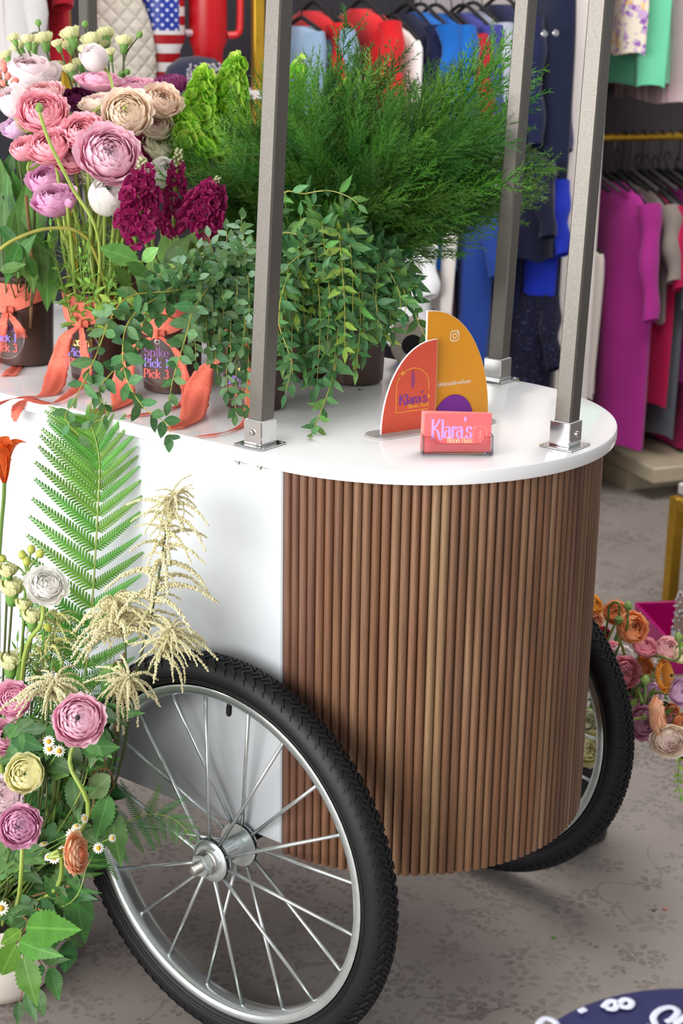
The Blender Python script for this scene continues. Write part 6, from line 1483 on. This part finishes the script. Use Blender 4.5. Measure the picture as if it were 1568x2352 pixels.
# lower clothes of the left bay
GLL = 'lower clothes on the left rack'; zr2 = sd(bg(1100, 330, -.28))[2]
b = MB(); b.tube([SP(s1-1.05, -.28, zr2), SP(s1-.04, -.28, zr2)], .012, 12); tag(put('clothes_rail', b, gold), 'lower gold rail hidden behind the feathery greenery', 'rail')
for i, (nm, lb, x, y, d, L, c, hf, tk) in enumerate([
 ('cardigan', 'long white cardigan behind the trailing eucalyptus', 945, 480, -.16, .40, cloth('whitecard', 'f4f6fc'), .10, .050), ('top', 'cream sleeve hanging beside the white cardigan', 1008, 420, -.14, .36, cloth('creamknit', 'd6cdc4', pat='knit'), .12, .022),
 ('top', 'dark red top low between the white and blue garments', 990, 520, -.20, .30, cloth('dkred', '7e1024'), .15, .022), ('dress', 'cobalt blue dress above the amber sign', 1068, 430, -.14, .48, cloth('cobalt', '22408e'), .17, .055),
 ('dress', 'navy sequined dress beside the far post', 1195, 640, -.12, .60, cloth('sequin', '0c0c26', pat='sequin'), .18, .085), ('blouse', 'bright royal blue blouse right of the far post', 1215, 380, -.14, .40, cloth('royal2', '1a2fae'), .18, .06),
 ('jacket', 'dark navy jacket over the bright royal blouse', 1195, 340, -.06, .30, cloth('navy2', '12162e'), .14, .07), ('trousers', 'black trousers hanging behind the far post', 1125, 500, -.22, .72, cloth('black', '08080f'), .16, .07), ('trousers', 'black trousers between the cobalt dress and the far post', 1040, 600, -.3, .60, cloth('black', '08080f'), .16, .06)]):
    hanging(nm, lb, 'garment', GLL, x, y, d, L, c, hf, tk, .0 if nm in ('trousers', 'top') else .20, .04, .012, 1.0, 60+i)
# shelf bay at the far left: gold uprights, shelf, tumblers, cap, quilted bag, white and red garments
for x, lb in ((150, 'left gold upright of the shelf bay'), (592, 'gold upright of the shelf bay beside the front post')):
    p = bg(x, 100, -.10); b = MB(); b.box((0, 0, 1.0), (.028, .028, 2.0), None, .002); tag(put('shelf_upright', b, gold, None, (p.x, p.y, 0), (0, 0, AZ)), lb, 'upright')
sl_ = sd(bg(150, 205, -.16)); sr_ = sd(bg(592, 205, -.16)); zsh = sd(bg(420, 205, -.14))[2]
b = MB(); b.box(SP((sl_[0]+sr_[0])/2, -.28, zsh-.012), (sr_[0]-sl_[0], .42, .022), SR, .002); tag(put('shelf', b, pm('shelf_white', 'd9d4d2', .5)), 'white shelf holding the tumblers', 'shelf')
def tumbler(px, d, rad, h, label, mats, handle_m, flag=False):
    p = bg(px, 205, d); o = thing('tumbler', label, 'tumbler', (p.x, p.y, zsh), 'insulated tumblers on the shelf', rot=(0, 0, AZ))
    b = MB(); b.lathe([(.0001, 0), (rad*.72, 0), (rad*.76, .004), (rad*.78, h*.33), (rad, h*.42), (rad, h*.90), (rad*.97, h*.905)], 40); bo = put('cup', b, mats, o)
    b = MB(); b.lathe([(rad*.96, h*.905), (rad*.97, h*.94), (rad*.93, h*.945)], 40); put('steel_band', b, chrome, o)
    b = MB(); b.lathe([(rad*.98, h*.945), (rad*.98, h*.985), (rad*.9, h), (.0001, h)], 40); put('lid', b, pm('clear_lid_'+label[:6], 'c8c4c8', .2), o)
    # handle points right along the shelf
    b = MB(); b.tube(cat([(rad*.96, -.01, h*.86), (rad*1.55, -.01, h*.86), (rad*1.72, -.01, h*.82), (rad*1.72, -.01, h*.60), (rad*1.6, -.01, h*.49), (rad*1.0, -.01, h*.47)], 6), .0095, 8); put('handle', b, handle_m, o)
    return o
n = NT('flag_print'); tc = n.n('ShaderNodeTexCoord'); sp = n.n('ShaderNodeSeparateXYZ'); n.l(tc.outputs['Object'], sp.inputs[0])
st_ = n.math('GREATER_THAN', n.math('SINE', n.math('MULTIPLY', sp.outputs[2], 2*PI/.046)), 0.)
cc = n.mix(st_, lin('a3141f'), lin('d9d4d4'))
ang_ = n.math('ARCTAN2', sp.outputs[1], sp.outputs[0])
cant = n.math('MULTIPLY', n.math('GREATER_THAN', sp.outputs[2], .148), n.math('LESS_THAN', ang_, -1.0))
aa = n.math('MULTIPLY', ang_, 9.); zz = n.math('MULTIPLY', sp.outputs[2], 2*PI/.024)
star_ = n.math('GREATER_THAN', n.math('MULTIPLY', n.math('SINE', n.math('MULTIPLY', aa, 1.6)), n.math('SINE', zz)), .55)
cb = n.mix(star_, lin('23399a'), lin('d4d8ee')); cc = n.mix(cant, cc, cb); n.set(Base_Color=cc, Roughness=.35)
tumbler(375, -.14, .058, .30, 'stars and stripes tumbler with a pale handle on the shelf', n.m, pm('pale_pink_handle', 'b99aa4', .4), True)
tumbler(478, -.14, .050, .29, 'bright red tumbler with a red handle on the shelf', pm('red_gloss', 'b8101a', .35, var=.04), pm('red_handle', 'd01822', .35))
# cap with a crystal badge
p = bg(452, 205, -.03); o = thing('cap', 'dark cap with a crystal studded front before the tumblers', 'cap', (p.x, p.y, zsh), rot=(0, 0, AZ))
b = MB(); b.lathe([(.088, 0), (.087, .03), (.075, .06), (.045, .082), (.0001, .088)], 32); put('crown', b, cloth('capnavy', '20243a'), o)
b = MB(); b.grid(lambda u, v: ((.07+.07*v)*math.cos(-PI/2+(u-.5)*2.0)*1.0, -(.05+.085*v)*math.sin(PI/2+(u-.5)*1.4), .012-.02*v), 12, 4); solid(put('brim', b, cloth('capnavy', '20243a'), o), .003)
b = MB(); k = random.Random(2)
for i in range(160):
    a = -PI/2+k.uniform(-.6, .6); z = k.uniform(.02, .07); r_ = .090-.5*max(0, z-.03)*.6; b.lathe([(.0001, .004), (.004, .001), (.0001, -.002)][::-1], 5, Matrix.Translation((r_*math.cos(a), r_*math.sin(a), z)))
put('crystal_badge', b, pm('crystal', 'e4dfe8', .1, .6, var=.3, scale=200), o, kind='stuff')
# quilted bag
p = bg(268, 205, -.10); o = thing('quilted_bag', 'beige quilted bag with a rounded top standing on the shelf', 'bag', (p.x, p.y, zsh), rot=(0, 0, AZ))
nq = NT('quilted_beige'); P_ = nq.coord(); sp = nq.n('ShaderNodeSeparateXYZ'); nq.l(P_, sp.inputs[0])
qa = nq.math('ABSOLUTE', nq.math('SINE', nq.math('MULTIPLY', nq.math('ADD', sp.outputs[0], sp.outputs[2]), 70.))); qb = nq.math('ABSOLUTE', nq.math('SINE', nq.math('MULTIPLY', nq.math('SUBTRACT', sp.outputs[0], sp.outputs[2]), 70.)))
nq.set(Base_Color=nq.ramp(nq.noise(20, P_), [(.3, lin('b9b0a4')), (.7, lin('cdc5b9'))]), Roughness=.7); nq.bump(nq.math('POWER', nq.math('MINIMUM', qa, qb), .5), .8, .006)
def bagf(u, v):
    a = u*2*PI; z = .27*v; w_ = .105*math.sqrt(max(.0, 1-max(0, (v-.15)/.85)**2.4)); t_ = .045*math.sqrt(max(0, 1-max(0, (v-.5)/.5)**2))
    return (w_*math.cos(a)*1.0, t_*math.sin(a), z)
b = MB(); b.grid(bagf, 36, 20, closeu=True); put('bag_body', b, nq.m, o)
b = MB(); b.tube(cat([(-.05, 0, .22), (-.045, 0, .31), (0, 0, .35), (.045, 0, .31), (.05, 0, .22)], 6), .006, 8); put('strap', b, pm('bag_strap', 'a89c8e', .6), o)
hanging('sweater', 'white knitted sweater hanging at the upper left corner', 'garment', None, 30, -250, -.08, .42, cloth('white2', 'bcb8b4', pat='knit'), .15, .06, .3, .04, .012, 1, 81)
hanging('top', 'deep red top hanging at the upper left corner', 'garment', None, 92, -250, -.12, .40, cloth('deepred', 'a01024'), .15, .04, .24, .04, .012, 1, 82)
# low gold table and magenta box
tl = atZ(1532, 1404, 0); o = thing('low_table', 'low gold-legged table with a white top at the right edge', 'table', tl, rot=(0, 0, AZ)); HT_ = .30
for x, y in ((0, 0), (.5, 0), (0, -.4), (.5, -.4)):
    b = MB(); b.box((x+.014, y+.014, HT_/2), (.030, .030, HT_), None, .002); put('leg', b, gold, o)
b = MB(); b.box((.265, -.185, HT_-.015), (.53, .43, .028), None, .002); put('apron', b, gold, o)
b = MB(); b.box((.290, -.185, HT_+.016), (.53, .44, .03), None, .004); put('top', b, pm('marble_white', 'e6e3e1', .3, var=.05, scale=5), o)
mg = pm('magenta_acrylic', 'c0127a', .25, var=.04, scale=6, trans=.15); p = atZ(1500, 1560, 0)
o = thing('magenta_box', 'open magenta box on the floor behind the far flowers', 'box', (p.x+.005, p.y+.04, 0), rot=(0, 0, AZ-.25)); hb = .095
for c, s_ in (((.15, 0, hb/2), (.30, .006, hb)), ((.15, .22, hb/2), (.30, .006, hb)), ((0, .11, hb/2), (.006, .22, hb)), ((.30, .11, hb/2), (.006, .22, hb)), ((.15, .11, .003), (.30, .22, .006))):
    b = MB(); b.box(c, s_, None, .001); put('side_panel', b, mg, o)
p = atd(1585, 1425, 3.35); o = thing('crystal_shoe', 'crystal studded item standing at the right edge beside the magenta box', 'shoe', p); k = random.Random(6)
b = MB(); b.lathe([(.0001, -.05), (.03, -.045), (.034, 0), (.03, .05), (.02, .07), (.0001, .075)], 20); put('core', b, pm('beige_satin', 'b59a8c', .4), o)
b = MB()
for i in range(220):
    z = k.uniform(-.045, .065); a = k.uniform(0, 6.3); r_ = .034-.25*max(0, z-.03); b.lathe([(.0001, .005), (.0045, .001), (.0001, -.002)][::-1], 6, Matrix.Translation((r_*math.cos(a), r_*math.sin(a), z)))
put('crystals', b, MATS['crystal'], o, kind='stuff')
# navy printed seat in the foreground
p = atd(1680, 2545, 1.30)
nb_ = NT('navy_print'); P_ = nb_.coord(); v1 = nb_.math('ABSOLUTE', nb_.math('SUBTRACT', nb_.noise(24, P_, 1, dist=1.2), .5)); msk = nb_.math('MULTIPLY', nb_.math('LESS_THAN', v1, .028), nb_.math('GREATER_THAN', nb_.noise(12, P_, 1), .52))
nb_.set(Base_Color=nb_.mix(msk, lin('1c2058'), lin('d8daf0')), Roughness=.8)
o = thing('round_stool', 'navy round stool with a white scribble print at the bottom right', 'stool', (p.x, p.y, 0)); zt = p.z
b = MB(); b.lathe([(.0001, zt-.07), (.16, zt-.07), (.178, zt-.055), (.184, zt-.03), (.178, zt-.008), (.16, zt), (.0001, zt+.004)], 56); put('cushion', b, nb_.m, o)
prt = pm('white_print_ink', 'dfe2f4', .8)
for pts_ in ([(1385, 2312), (1400, 2298), (1416, 2302), (1410, 2316), (1392, 2314)], [(1418, 2306), (1434, 2294), (1450, 2300), (1444, 2312), (1424, 2310)], [(1505, 2352), (1500, 2335), (1515, 2318), (1540, 2312), (1556, 2322), (1545, 2338), (1530, 2346)], [(1235, 2352), (1250, 2338), (1268, 2342), (1280, 2352)], [(1550, 2352), (1575, 2332), (1590, 2320)], [(1330, 2322), (1344, 2316)]):
    b = MB(); P_ = cat([atZ(x, y, zt+.0035)-V((p.x, p.y, 0)) for x, y in pts_], 6); b.tube(P_, .0030, 6); b.v = [(x, y, zt+.0030+(z-zt-.0035)*.2) for x, y, z in b.v]; put('print_stroke', b, prt, o)
for k in range(4):
    a = PI/2*k+.4; b = MB(); b.tube([(.13*math.cos(a), .13*math.sin(a), 0), (.12*math.cos(a), .12*math.sin(a), zt-.06)], .011, 8); put('leg', b, gold, o)
